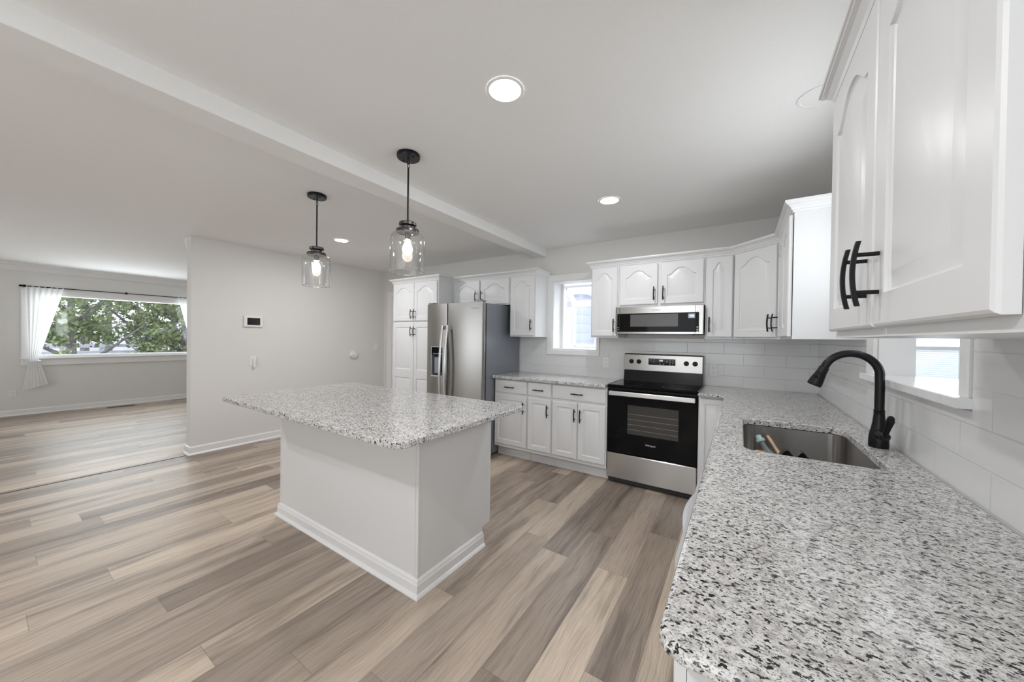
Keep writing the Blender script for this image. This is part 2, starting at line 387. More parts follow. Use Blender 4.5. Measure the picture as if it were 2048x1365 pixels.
# ------------------------------------------------------------------ shell
struct(box(L2-WT, R+WT, YN-WT, D+WT, -0.12, 0).build('floor', 'floor'))
struct(box(L2-WT, R+WT, YN-WT, D+WT, C, C+0.12).build('ceiling', 'ceiling'))
mb = MB(); cells(mb, L2-WT, R+WT, 0, C, [(-1.885, -1.33, 1.205, 2.02)], lambda a, b, c, d: mb.box(a, b, D, D+WT, c, d)); struct(mb.build('wall_back', 'wall'))
mb = MB(); cells(mb, YN, D, 0, C, [(1.56, 2.335, 1.16, 2.05)], lambda a, b, c, d: mb.box(R, R+WT, a, b, c, d)); struct(mb.build('wall_right', 'wall'))
mb = MB(); cells(mb, YN, D, 0, C, [(0.50, 2.58, 0.90, 1.955)], lambda a, b, c, d: mb.box(L2-WT, L2, a, b, c, d)); struct(mb.build('wall_far_left', 'wall'))
mb = MB(); cells(mb, L2-WT, R+WT, 0, C, [(-2.1, 0.3, 0.9, 2.1), (-7.7, -6.1, 0.9, 2.1)], lambda a, b, c, d: mb.box(a, b, YN-WT, YN, c, d)); struct(mb.build('wall_near', 'wall'))
struct(box(L-0.13, L, 1.30, D, 0, C).build('wall_left', 'wall'))
# beam across the ceiling
struct(MB().rbox(-2.157, -1.985, YN, D, 2.325, C+0.02, 0.004).build('trim_beam', 'ceiling'))
BP = [(0, 0), (0.028, 0), (0.028, 0.008), (0.020, 0.018), (0.014, 0.022), (0.014, 0.078), (0.009, 0.088), (0, 0.092)]
struct(MB().sweep([(L, D), (L, 1.30), (L-0.13, 1.30), (L-0.13, D)], [(-a, b) for a, b in BP]).build('baseboard_left', 'trim'))
struct(MB().sweep([(L2, D), (L2, YN)], [(-a, b) for a, b in BP]).build('baseboard_far_left', 'trim'))
struct(MB().sweep([(L2, D), (L-0.13, D)], BP).build('baseboard_back', 'trim'))
CR = [(0, 2.413), (0.095, 2.413), (0.095, 2.400), (0.082, 2.385), (0.06, 2.372), (0.035, 2.335), (0.022, 2.310), (0.010, 2.300), (0, 2.296)]
struct(MB().sweep([(L2, D), (L2, YN)], [(-a, b) for a, b in CR]).build('trim_crown_far_left', 'trim'))
CR2 = [(0, 2.413), (0.15, 2.413), (0.15, 2.398), (0.13, 2.392), (0.09, 2.360), (0.05, 2.315), (0.02, 2.280), (0, 2.272)]
struct(MB().sweep([(L-0.13, 1.30), (L-0.13, D)], [(-a, b) for a, b in CR2]).build('trim_crown_left', 'trim'))
struct(MB().sweep([(L2, D), (L-0.13, D)], CR).build('trim_crown_back', 'trim'))
tag(box(L-0.022, L-0.010, YN, 1.27, 0, 0.0025).build('floor_seam_strip', 'strip'), 'thin dark seam strip running across the plank floor from the end of the left wall', 'strip')

# unseen window openings added behind the camera to let light in
def opening_frame(name, x0, x1, mull):
    o = MB()
    o.box(x0, x1, YN-0.10, YN-0.02, 0.9, 0.96).box(x0, x1, YN-0.10, YN-0.02, 2.04, 2.1)
    for x in mull: o.box(x-0.03, x+0.03, YN-0.10, YN-0.02, 0.96, 2.04)
    return struct(o.build(name, 'trim'))
opening_frame('added_window_kitchen', -2.1, 0.3, (-2.07, -0.9, 0.27))
opening_frame('added_window_living', -7.7, -6.1, (-7.67, -6.9, -6.13))

# ------------------------------------------------------------------ door on the back wall behind the pantry
dr = struct(box(-4.83, -4.10, D-0.012, D-0.001, 0.01, 2.0).build('door_1', 'trim'))
mb = MB(); mb.rbox(-4.945, -4.835, D-0.022, D-0.0005, 0, 2.07, 0.004); mb.rbox(-4.944, -4.085, D-0.0245, D-0.0007, 1.985, 2.0715, 0.004)
struct(mb.build('trim_door_casing', 'trim'))

# ------------------------------------------------------------------ tile backsplash
mb = MB(); cells(mb, -2.335, R-0.008, 0.90, 1.3555, [(-1.953, -1.30, 1.15, 2)], lambda a, b, c, d: mb.box(a, b, D-0.008, D-0.0006, c, d))
tag(mb.build('tile_backsplash', 'tile_back'), 'glossy white subway tile backsplash on the back wall behind the range', 'backsplash')
mb = MB(); cells(mb, 0.30, D-0.008, 0.90, 1.3555, [(1.505, 2.45, 1.155, 2)], lambda a, b, c, d: mb.box(R-0.008, R-0.0006, a, b, c, d))
tag(mb.build('tile_backsplash', 'tile_right'), 'glossy white subway tile backsplash on the right wall behind the sink', 'backsplash')

# ------------------------------------------------------------------ garden window (window_2)
mb = MB()   # casing + jamb lining
x0, x1, z0, z1 = -1.885, -1.33, 1.205, 2.02
for a, b, c, d in ((x0-0.065, x0, z0-0.055, z1+0.07), (x1, x1+0.028, z0-0.055, z1+0.07)): mb.rbox(a, b, D-0.024, D-0.0005, c, d, 0.004)
mb.rbox(x0-0.066, x1+0.029, D-0.026, D-0.0007, z1, z1+0.0715, 0.004); mb.rbox(x0-0.066, x1+0.029, D-0.026, D-0.0007, z0-0.0565, z0, 0.004)
mb.box(x0, x0+0.012, D-0.01, D+0.27, z0, z1).box(x1-0.012, x1, D-0.01, D+0.27, z0, z1)
mb.box(x0+0.012, x1-0.012, D-0.01, D+0.62, z0, z0+0.015).box(x0+0.012, x1-0.012, D-0.01, D+0.2, z1-0.012, z1)
gw = struct(mb.build('window_2', 'trim'), 'small white garden window bump-out beside the upper cabinets')
mb = MB()
Yf = D+0.60; zr = 1.84
def bar(p, q, w): mb.tube([p, q], w, 4)
for X in (x0+0.025, x1-0.025):
    mb.box(X-0.02, X+0.02, D+0.20, D+0.30, z0, z1)
    mb.box(X-0.022, X+0.022, Yf-0.05, Yf, z0, zr)
    mb.box(X-0.02, X+0.02, D+0.3, Yf-0.05, z0+0.015, z0+0.06)
    mb.loft([[(X-0.02, D+0.28, z1), (X+0.02, D+0.28, z1), (X+0.02, D+0.28, z1-0.07), (X-0.02, D+0.28, z1-0.07)], [(X-0.02, Yf, zr), (X+0.02, Yf, zr), (X+0.02, Yf, zr-0.07), (X-0.02, Yf, zr-0.07)]])
mb.box(x0, x1, Yf-0.045, Yf, z0+0.0, z0+0.06).box(x0, x1, Yf-0.045, Yf, zr-0.08, zr)
mb.box(x0, x1, D+0.22, D+0.28, z1-0.05, z1)
mb.build('sash_frame', 'trim', gw)
mb = MB(); mb.box(x0+0.05, x1-0.05, Yf-0.025, Yf-0.020, z0+0.06, zr-0.08)
mb.build('front_pane', 'pane', gw)
mb = MB(); mb.loft([[(x0+0.045, D+0.28, z1-0.01), (x1-0.045, D+0.28, z1-0.01), (x1-0.045, D+0.28, z1-0.016), (x0+0.045, D+0.28, z1-0.016)], [(x0+0.045, Yf-0.03, zr-0.01), (x1-0.045, Yf-0.03, zr-0.01), (x1-0.045, Yf-0.03, zr-0.016), (x0+0.045, Yf-0.03, zr-0.016)]])
mb.build('roof_pane', 'pane', gw)
for X in (x0+0.02, x1-0.02):
    MB().loft([[(X-0.002, D+0.3, z0+0.06), (X+0.002, D+0.3, z0+0.06), (X+0.002, D+0.3, z1-0.08), (X-0.002, D+0.3, z1-0.08)], [(X-0.002, Yf-0.05, z0+0.06), (X+0.002, Yf-0.05, z0+0.06), (X+0.002, Yf-0.05, zr-0.08), (X-0.002, Yf-0.05, zr-0.08)]]).build('side_pane', 'pane', gw)

# ------------------------------------------------------------------ living room picture window (window_1)
y0, y1, z0, z1 = 0.50, 2.58, 0.90, 1.955
mb = MB()
mb.rbox(L2+0.0005, L2+0.022, y0-0.09, y0, z0-0.11, z1+0.08, 0.004).rbox(L2+0.0005, L2+0.022, y1, y1+0.09, z0-0.11, z1+0.08, 0.004)
mb.rbox(L2+0.0006, L2+0.0245, y0-0.092, y1+0.092, z1, z1+0.08, 0.004).rbox(L2+0.0005, L2+0.05, y0-0.10, y1+0.10, z0-0.015, z0+0.012, 0.005)
mb.rbox(L2+0.0007, L2+0.026, y0-0.08, y1+0.08, z0-0.117, z0-0.016, 0.004)
mb.box(L2-WT, L2, y0, y0+0.035, z0, z1).box(L2-WT, L2, y1-0.035, y1, z0, z1).box(L2-WT, L2, y0, y1, z0, z0+0.04).box(L2-WT, L2, y0, y1, z1-0.02, z1)
lw_ = struct(mb.build('window_1', 'trim'), 'wide living room picture window looking out to trees')
mb = MB(); mb.box(L2-0.085, L2-0.06, y0+0.035, y1-0.035, z0+0.04, z0+0.055)
for yy in (y0+0.035, y1-0.065): mb.box(L2-0.085, L2-0.06, yy, yy+0.03, z0+0.04, z1-0.02)
mb.build('sash_frame', 'trim', lw_)
box(L2-0.076, L2-0.070, y0+0.06, y1-0.06, z0+0.05, z1-0.02).build('pane', 'pane', lw_)

# curtain rod and curtains
rod = thing('curtain_rod', 'thin black curtain rod above the living room picture window', 'curtain rod', (L2+0.09, 1.54, 2.055))
MB().cyl((L2+0.09, 0.42, 2.06), (L2+0.09, 2.66, 2.06), 0.008).build('rod', 'black', rod, True)
for yy in (0.41, 2.67): MB().tube([(L2+0.09, yy-0.022, 2.06), (L2+0.09, yy-0.012, 2.06), (L2+0.09, yy+0.012, 2.06), (L2+0.09, yy+0.022, 2.06)], [0.010, 0.016, 0.016, 0.010]).build('finial', 'black', rod, True)
for yy in (0.44, 1.54, 2.64): MB().cyl((L2+0.001, yy, 2.06), (L2+0.09, yy, 2.06), 0.007).tube([(L2+0.09, yy-0.018, 2.06), (L2+0.09, yy-0.006, 2.06), (L2+0.09, yy+0.006, 2.06), (L2+0.09, yy+0.018, 2.06)], [0.014, 0.020, 0.020, 0.014]).build('bracket', 'black', rod, True)
def curtain(sgn, label):
    c = 1.54
    rows = []
    zs = [2.075 - i*(2.075-0.48)/59 for i in range(60)]
    for z in zs:
        if z > 0.86:
            t = (z-0.86)/(2.06-0.86); inner = 0.575 + (0.835-0.575)*t**1.05; outer = 0.485 - 0.04*t
        else:
            t = (0.86-z)/(0.86-0.48); inner = 0.575 + 0.10*t**0.8; outer = 0.485 - 0.065*t**0.8
        wth = inner-outer; row = []
        for k in range(61):
            u = k/60; yy = outer+wth*u
            fold = 0.011*min(1, wth/0.3)*math.sin(u*2*PI*6.5 + 0.5*math.sin(z*3))
            zz = z - (0.09*(1-u)*max(0, (0.86-z)/(0.38)))*1.0
            row.append((L2+0.09+fold*0.75, c-(c-yy) if sgn < 0 else c+(c-yy), zz))
        rows.append(row)
    mb = MB(); mb.loft(rows, None, False, False, closed=False)
    o = mb.build('sheer_curtain', 'sheer', None, 80)
    tag(o, label, 'curtain', 'sheer curtains on the picture window')
    yy = c-(c-0.53) if sgn < 0 else c+(c-0.53)
    MB().tube([(L2+0.09+0.05*math.cos(a), yy+0.055*math.sin(a), 0.86+0.004*math.sin(a)) for a in [2*PI*i/20 for i in range(21)]], 0.007, 8, 2.2, False).build('tieback', 'trim', o, True)
    return o
curtain(-1, 'white sheer curtain tied back on the left side of the picture window')
curtain(1, 'white sheer curtain right of the picture window, partly behind the wall end')

# ------------------------------------------------------------------ right wall pass-through (window_3) and side room
mb = MB()
mb.rbox(R-0.016, R-0.0005, 1.512, 1.56, 1.19, 2.10, 0.003).rbox(R-0.016, R-0.0005, 2.335, 2.45, 1.19, 2.10, 0.003).rbox(R-0.018, R-0.0007, 1.510, 2.452, 2.05, 2.122, 0.003)
mb.box(R, R+WT, 1.56, 1.568, 1.19, 2.05).box(R, R+WT, 2.327, 2.335, 1.19, 2.05).box(R, R+WT, 1.56, 2.335, 2.042, 2.05)
struct(mb.build('trim_pass_through', 'trim'))
mb = MB(); ring = lambda z, i: [(0.507+i, 1.505+i, z), (R, 1.505+i, z), (R, 1.56, z), (0.70, 1.56, z), (0.79-i, 1.66, z), (0.79-i, 2.25, z), (0.72, 2.335, z), (R, 2.335, z), (R, 2.44-i, z), (0.507+i, 2.44-i, z)]
mb.loft([ring(1.160, 0.002), ring(1.163, 0), ring(1.188, 0), ring(1.191, 0.003)])
tag(mb.build('window_ledge', 'ledge'), 'white stone ledge of the pass-through opening above the sink', 'ledge')
mb = MB()
XS = 3.3; YS = 4.6
mb.box(R+WT, XS+0.1, -1.2, YS+0.1, -0.12, 0.0); struct(mb.build('floor_side_room', 'floor'))
struct(box(R+WT, XS+0.1, -1.2, YS+0.1, C, C+0.1).build('ceiling_side_room', 'ceiling'))
mb = MB(); cells(mb, R+WT, XS, 0, C, [(0.9, 2.2, 0.6, 2.1)], lambda a, b, c, d: mb.box(a, b, YS, YS+0.1, c, d)); struct(mb.build('wall_side_room_back', 'trim'))
mb = MB(); cells(mb, -1.2, YS+0.1, 0, C, [(1.4, 2.8, 0.8, 2.2)], lambda a, b, c, d: mb.box(XS, XS+0.1, a, b, c, d)); struct(mb.build('wall_side_room_right', 'trim'))
struct(box(R+WT, XS+0.1, -1.3, -1.2, 0, C).build('wall_side_room_near', 'trim'))
mb = MB(); mb.box(0.86, 0.92, YS-0.02, YS+0.05, 0.55, 2.15).box(2.18, 2.24, YS-0.02, YS+0.05, 0.55, 2.15).box(0.86, 2.24, YS-0.02, YS+0.05, 0.55, 0.62).box(0.86, 2.24, YS-0.02, YS+0.05, 2.08, 2.15)
w3 = struct(mb.build('window_3', 'trim'), 'side room window behind the pass-through')
box(0.92, 2.18, YS+0.03, YS+0.035, 0.62, 2.08).build('pane', 'pane', w3)
bl = thing('window_blind', 'white slatted blind seen through the pass-through behind the faucet', 'blind', (1.55, YS-0.05, 0.62))
MB().rbox(0.93, 2.17, YS-0.07, YS-0.03, 1.285, 1.315, 0.004).build('headrail', 'trim', bl)
mb = MB()
z = 1.275
while z > 0.66:
    mb.loft([[(0.94, YS-0.060, z-0.009), (2.16, YS-0.060, z-0.009), (2.16, YS-0.059, z-0.008), (0.94, YS-0.059, z-0.008)], [(0.94, YS-0.040, z+0.009), (2.16, YS-0.040, z+0.009), (2.16, YS-0.039, z+0.010), (0.94, YS-0.039, z+0.010)]]); z -= 0.018
mb.build('slats', 'blind', bl)
MB().rbox(0.94, 2.16, YS-0.065, YS-0.035, 0.625, 0.645, 0.004).build('bottom_rail', 'trim', bl)
for x in (1.15, 1.55, 1.95): MB().cyl((x, YS-0.062, 1.29), (x, YS-0.062, 0.635), 0.0012, 6).build('lift_cord', 'trim', bl)

# ------------------------------------------------------------------ cabinet parts
def fr(origin, udir, ndir):
    O = Vector(origin); U = Vector(udir); Nn = Vector(ndir); Z = Vector((0, 0, 1))
    return lambda u, v, n: tuple(O + U*u + Z*v + Nn*n)
def curve_g(t):
    a = abs(t)
    return 0.0 if a > 0.96 else 0.5*(1+math.cos(PI*(a/0.96)**1.25))
def handle(parent, F, u, v, vertical, n0, ln=0.128):
    """arched bar pull with two posts"""
    mb = MB(); h = ln/2; pts = []
    G = (lambda a, n: F(u, v+a, n)) if vertical else (lambda a, n: F(u+a, v, n))
    K = 14; rings = []
    for i in range(K+1):
        a = -h + ln*i/K; n = n0 + 0.030 + 0.008*(1-(a/h)**2)
        w, th = 0.0052, 0.0040
        rg = []
        for du, dn in ((-w, -th*0.6), (-w*0.6, -th), (w*0.6, -th), (w, -th*0.6), (w, th*0.6), (w*0.6, th), (-w*0.6, th), (-w, th*0.6)):
            rg.append(F(u+du, v+a, n+dn) if vertical else F(u+a, v+du, n+dn))
        rings.append(rg)
    mb.loft(rings)
    for s_ in (-1, 1):
        a = s_*ln*0.29
        mb.cyl(G(a, n0+0.0002), G(a, n0+0.036), 0.0042, 10)
    return mb.build('handle', 'black', parent, True)
def door(parent, F, u0, u1, v0, v1, style='arch', T=0.019, n0=0.0015, hd=None, fwid=0.056, name='door', splits=None):
    T = n0+T; K = 32; mb = MB()
    w = u1-u0
    xs = [math.cos(PI*i/K) for i in range(K+1)]
    def rect(i, n, a0=v0, a1=v1):
        c = (u0+u1)/2; hw = w/2-i
        return [(u0+i, a0+i, n), (u1-i, a0+i, n)] + [(c+hw*(1-2*k/K), a1-i, n) for k in range(K+1)]
    def arch(i, n, b0, b1, rise):
        c = (u0+u1)/2; hw0 = w/2-fwid; hw = hw0-i; bt = b1-fwid-rise-i
        return [(c-hw, b0+fwid+i, n), (c+hw, b0+fwid+i, n)] + [(c+hw*(1-2*k/K), bt+rise*curve_g(1-2*k/K), n) for k in range(K+1)]
    e = 0.006
    if style == 'slab':
        mb.loft([rect(0, n0), rect(0, T-0.008), rect(0.004, T-0.003), rect(0.012, T-0.001), rect(0.016, T)], F)
    else:
        segs = splits or [(v0, v1, style)]
        if len(segs) == 1:
            rise = 0.062 if style == 'arch' else 0.0
            mb.loft([rect(0, n0), rect(0, T-e), rect(0.002, T-e*0.4), rect(e, T), arch(0, T, v0, v1, rise), arch(0.0015, T-0.006, v0, v1, rise), arch(0.007, T-0.009, v0, v1, rise),
                     arch(0.011, T-0.0088, v0, v1, rise), arch(0.034, T-0.0012, v0, v1, rise), arch(0.036, T-0.0008, v0, v1, rise)], F)
        else:
            # two raised panels stacked in one door: build each panel field inside the common slab
            mb.loft([rect(0, n0), rect(0, T-e), rect(0.002, T-e*0.4), rect(e, T)], F, True, False)
            vm = segs[0][1]
            for (a, b, st) in segs:
                rise = 0.062 if st == 'arch' else 0.0
                lo = a+e if a == v0 else a; hi = b-e if b == v1 else b
                rr = [(u0+e, lo, T), (u1-e, lo, T)] + [((u0+u1)/2+(w/2-e)*(1-2*k/K), hi, T) for k in range(K+1)]
                mb.loft([rr, arch(0, T, a, b, rise), arch(0.0015, T-0.006, a, b, rise), arch(0.007, T-0.009, a, b, rise), arch(0.011, T-0.0088, a, b, rise), arch(0.034, T-0.0012, a, b, rise), arch(0.036, T-0.0008, a, b, rise)], F, False, True)
    d = mb.build(name, 'cab', parent, 25)
    if hd: handle(d, F, hd[0], hd[1], hd[2], T)
    return d
CROWN = [(0, 0), (0.007, 0.0), (0.009, 0.011), (0.014, 0.013), (0.018, 0.024), (0.030, 0.038), (0.040, 0.043), (0.041, 0.047), (0.046, 0.049), (0.046, 0.062), (0, 0.062)]
ZB, ZT, ZC = 1.3555, 2.078, 2.062     # upper cabinet bottom, top; crown start

# --- left run uppers
FY = 3.47                             # face frame plane of back wall uppers
def Fb(y): return fr((0, y, 0), (1, 0, 0), (0, -1, 0))
pan = thing('pantry_cabinet', 'tall white two-tier pantry cabinet left of the refrigerator', 'cabinet', (-3.64, 3.5, 0))
PY = 3.214
mb = MB(); mb.box(-4.077, -3.207, PY, D-0.025, 0.10, ZT).box(-4.077, -3.207, PY+0.07, D-0.025, 0, 0.10); mb.build('carcass', 'cab', pan)
Fp = Fb(PY)
for u0, u1, hu in ((-4.062, -3.645, -3.672), (-3.639, -3.222, -3.612)):
    door(pan, Fp, u0, u1, 1.548, 2.055, 'arch', hd=(hu, 1.635, True))
    door(pan, Fp, u0, u1, 0.12, 1.520, 'rect', hd=(hu, 1.405, True), splits=[(0.12, 0.84, 'rect'), (0.84, 1.520, 'rect')])
wf = thing('wall_cabinet', 'short white two-door wall cabinet directly above the refrigerator', 'cabinet', (-2.75, 3.6, 1.76), 'white wall cabinets')
box(-3.205, -2.289, FY, D-0.001, 1.735, ZT).build('carcass', 'cab', wf)
door(wf, Fb(FY), -3.165, -2.745, 1.745, 2.052, 'arch', hd=(-2.785, 1.85, True)); door(wf, Fb(FY), -2.725, -2.305, 1.745, 2.052, 'arch', hd=(-2.695, 1.85, True))
wc_ = thing('wall_cabinet', 'single-door white wall cabinet between the refrigerator and the garden window', 'cabinet', (-2.11, 3.6, ZB), 'white wall cabinets')
box(-2.287, -1.946, FY, D-0.001, ZB, ZT).build('carcass', 'cab', wc_)
door(wc_, Fb(FY), -2.275, -1.958, 1.370, 2.052, 'arch', hd=(-1.985, 1.487, True))
cr = MB().sweep([(-4.077, D-0.03), (-4.077, PY), (-3.205, PY), (-3.205, FY), (-1.946, FY), (-1.946, D-0.002)][::1], [(a, b) for a, b in CROWN], ZC)
tag(cr.build('crown_molding', 'cab'), 'white crown molding stepping along the tops of the pantry and refrigerator cabinets', 'molding')

# --- right run uppers
wl = thing('wall_cabinet', 'narrow single-door white wall cabinet between the garden window and the microwave', 'cabinet', (-1.15, 3.6, ZB), 'white wall cabinets')
box(-1.290, -1.010, FY, D-0.01, ZB, ZT).build('carcass', 'cab', wl)
door(wl, Fb(FY), -1.280, -1.020, 1.370, 2.052, 'arch', hd=(-1.045, 1.475, True), fwid=0.05)
wm = thing('wall_cabinet', 'two-door white wall cabinet directly above the microwave', 'cabinet', (-0.63, 3.6, 1.66), 'white wall cabinets')
box(-1.008, -0.2595, FY, D-0.001, 1.652, ZT).build('carcass', 'cab', wm)
door(wm, Fb(FY), -0.995, -0.648, 1.672, 2.052, 'arch', hd=(-0.675, 1.77, True)); door(wm, Fb(FY), -0.622, -0.272, 1.672, 2.052, 'arch', hd=(-0.595, 1.77, True))
wr = thing('wall_cabinet', 'narrow single-door white wall cabinet immediately right of the microwave', 'cabinet', (-0.15, 3.6, ZB), 'white wall cabinets')
box(-0.2575, -0.052, FY, D-0.01, ZB, ZT).build('carcass', 'cab', wr)
door(wr, Fb(FY), -0.248, -0.058, 1.370, 2.052, 'arch', hd=(-0.224, 1.475, True), fwid=0.045)
XU = 0.243
cc = thing('corner_wall_cabinet', 'diagonal white corner wall cabinet with one arched door', 'cabinet', (0.2, 3.5, ZB), 'white wall cabinets')
P0 = Vector((-0.050, FY)); P1 = Vector((XU, 3.180))
mb = MB(); pr = [(P0.x, P0.y), (P1.x, P1.y), (R-0.001, 3.180), (R-0.001, D-0.001), (P0.x, D-0.001)]
mb.loft([[(*p, ZB) for p in pr], [(*p, ZT) for p in pr]]); mb.build('carcass', 'cab', cc)
dv = (P1-P0); dl = dv.length; dv.normalize()
Fd = fr((P0.x, P0.y, 0), (dv.x, dv.y, 0), (-abs(dv.y), -abs(dv.x), 0))
door(cc, Fd, 0.022, dl-0.022, 1.370, 2.052, 'arch', hd=(dl-0.055, 1.475, True))
wq = thing('wall_cabinet', 'white wall cabinet on the right wall just past the diagonal corner cabinet', 'cabinet', (0.4, 2.8, ZB), 'white wall cabinets')
box(XU, R-0.001, 2.498, 3.178, ZB, ZT).build('carcass', 'cab', wq)
Fr = fr((XU, 0, 0), (0, -1, 0), (-1, 0, 0))      # u = -Y
door(wq, Fr, -3.165, -2.842, 1.370, 2.052, 'arch', hd=(-3.13, 1.475, True))
door(wq, Fr, -2.834, -2.508, 1.370, 2.052, 'arch', n0=0.004)
cr = MB().sweep([(-1.290, D-0.002), (-1.290, FY), (-0.050, FY), (XU, 3.180), (XU, 2.498), (R-0.002, 2.498)], CROWN, ZC)
tag(cr.build('crown_molding', 'cab'), 'white crown molding bending around the corner cabinet run at the right', 'molding')
# near cabinet at the right
wn_ = thing('wall_cabinet', 'large white two-door wall cabinet close by at the upper right of the photo', 'cabinet', (0.4, 0.9, ZB), 'white wall cabinets')
box(XU, R-0.001, 0.47, 1.425, ZB, ZT).build('carcass', 'cab', wn_)
door(wn_, Fr, -1.405, -0.996, 1.374, 2.055, 'arch', hd=(-1.032, 1.478, True), fwid=0.062)
door(wn_, Fr, -0.988, -0.586, 1.374, 2.055, 'arch', hd=(-0.953, 1.478, True), fwid=0.062)
MB().sweep([(R-0.002, 1.425), (XU, 1.425), (XU, 0.47), (R-0.002, 0.47)], CROWN, ZC).build('crown', 'cab', wn_)

# ------------------------------------------------------------------ base cabinets
BY = 3.252; DFY = BY
def base_cab(label, x0, x1, dr_, doors):
    c = thing('base_cabinet', label, 'cabinet', ((x0+x1)/2, 3.5, 0), 'white base cabinets')
    MB().box(x0, x1, BY, D-0.01, 0.115, 0.884).box(x0, x1, BY+0.075, D-0.01, 0.0, 0.115).build('carcass', 'cab', c)
    F = Fb(BY)
    for (a, b) in dr_: door(c, F, a, b, 0.728, 0.868, 'slab', hd=((a+b)/2, 0.795, False), name='drawer')
    for (a, b, hu) in doors: door(c, F, a, b, 0.150, 0.704, 'rect', hd=(hu, 0.585, True) if hu is not None else None, fwid=0.052)
    return c
base_cab('white base cabinet with one drawer and door beside the refrigerator', -2.335, -1.902, [(-2.325, -1.912)], [(-2.325, -1.912, -1.937)])
base_cab('narrow white base cabinet with one drawer and door, second from the refrigerator', -1.900, -1.612, [(-1.892, -1.620)], [(-1.892, -1.620, -1.650)])
base_cab('white base cabinet with one wide drawer and two doors left of the range', -1.610, -1.040, [(-1.602, -1.048)], [(-1.602, -1.330, -1.350), (-1.322, -1.048, -1.290)])
cb_ = thing('base_cabinet', 'narrow white base cabinet between the range and the inner counter corner', 'cabinet', (-0.18, 3.5, 0), 'white base cabinets')
MB().box(-0.277, -0.066, BY, D-0.01, 0.115, 0.884).box(-0.277, -0.066, BY+0.075, D-0.01, 0, 0.115).build('carcass', 'cab', cb_)
door(cb_, Fb(BY), -0.272, -0.085, 0.150, 0.868, 'rect', fwid=0.042)
XB = -0.060
Fx = fr((XB, 0, 0), (0, -1, 0), (-1, 0, 0))
sb = thing('sink_base_cabinet', 'white base cabinet under the sink counter', 'cabinet', (0.25, 2.0, 0), 'white base cabinets')
# open-topped carcass, so that the sink hangs inside it
MB().box(XB, XB+0.018, 1.452, 3.235, 0.115, 0.884).box(XB+0.018, R-0.01, 1.452, 1.470, 0.115, 0.884).box(XB+0.018, R-0.01, 3.217, 3.235, 0.115, 0.884).box(XB+0.018, R-0.01, 1.470, 3.217, 0.115, 0.133).box(XB+0.075, R-0.01, 1.452, 3.235, 0, 0.115).build('carcass', 'cab', sb)
door(sb, Fx, -3.20, -2.62, 0.150, 0.868, 'rect'); door(sb, Fx, -2.40, -1.94, 0.150, 0.704, 'rect'); door(sb, Fx, -1.93, -1.46, 0.150, 0.704, 'rect')
eb = thing('base_cabinet', 'white end base cabinet under the rounded near end of the granite counter', 'cabinet', (0.25, 0.7, 0), 'white base cabinets')
MB().box(XB, R-0.01, 0.60, 0.835, 0.115, 0.884).box(XB+0.075, R-0.01, 0.60, 0.835, 0, 0.115).build('carcass', 'cab', eb)
door(eb, Fx, -0.828, -0.606, 0.150, 0.868, 'rect', fwid=0.045)

# ------------------------------------------------------------------ countertops
def arc(cx, cy, r, a0, a1, n=10):
    return [(cx+r*math.cos(math.radians(a0+(a1-a0)*i/n)), cy+r*math.sin(math.radians(a0+(a1-a0)*i/n))) for i in range(n+1)]
def offset(poly, d):
    """shift a counter-clockwise outline inwards by d"""
    out = []; n = len(poly)
    for i in range(n):
        a, b, c = Vector(poly[i-1]), Vector(poly[i]), Vector(poly[(i+1) % n])
        d0 = (b-a).normalized(); d1 = (c-b).normalized(); n0 = Vector((-d0.y, d0.x)); n1 = Vector((-d1.y, d1.x))
        m_ = n0+n1; m_ = m_/max(0.3, m_.dot(n0)); out.append((b.x+m_.x*d, b.y+m_.y*d))
    return out
def slab(name, outer, z0, z1, hole=None, r=0.006, r_low=0.003):
    mb = MB(); prof = [(r_low, z0), (0, z0+r_low), (0, z1-r), (r*0.3, z1-r*0.3), (r, z1)]
    loops = [[(x, y, z) for x, y in offset(outer, i)] for i, z in prof]
    mb.loft(loops, None, False, False)
    top = [Vector(p) for p in loops[-1]]; bot = [Vector(p) for p in loops[0]]
    if hole:
        hp = [(-0.004, z0), (-0.004, z1-0.004), (-0.008, z1)]   # hole outline grows outward at the top
        hl = [[(x, y, z) for x, y in offset(hole, i+0.004)] for i, z in hp]
        mb.loft(hl, None, False, False)
        for lp, hh in ((top, [Vector(p) for p in hl[-1]]), (bot, [Vector(p) for p in hl[0]])):
            tri = geometry.tessellate_polygon([lp, hh]); allp = lp+hh; mb.add(allp, [tuple(t) for t in tri])
    else:
        mb.add(top, [tuple(range(len(top)))]); mb.add(bot, [tuple(range(len(bot)))])
    o = mb.build(name, 'granite'); return o
YC = 3.198
ct = slab('granite_countertop', [(-2.337, YC), (-1.041, YC), (-1.041, D-0.009), (-2.337, D-0.009)], 0.884, 0.914)
tag(ct, 'short speckled granite countertop between the refrigerator and the range', 'countertop')
XE = -0.096; YE = 0.532
rr = 0.042
sink_hole = arc(0.375, 2.28, 0.06, 0, 90, 8) + arc(0.085, 2.27, 0.065, 90, 180, 8) + arc(0.07, 1.715, 0.05, 180, 270, 8) + arc(0.385, 1.72, 0.05, 270, 360, 8)
outer = arc(XE+rr, YE+rr, rr, 180, 270, 14) + [(R-0.009, YE), (R-0.009, D-0.009), (-0.279, D-0.009), (-0.279, YC), (XE-0.02, YC), (XE, YC-0.02)]
ct = slab('granite_countertop', outer, 0.884, 0.914, sink_hole, r=0.010, r_low=0.010)
tag(ct, 'long speckled granite counter with the sink along the right wall', 'countertop')
ir = 0.06
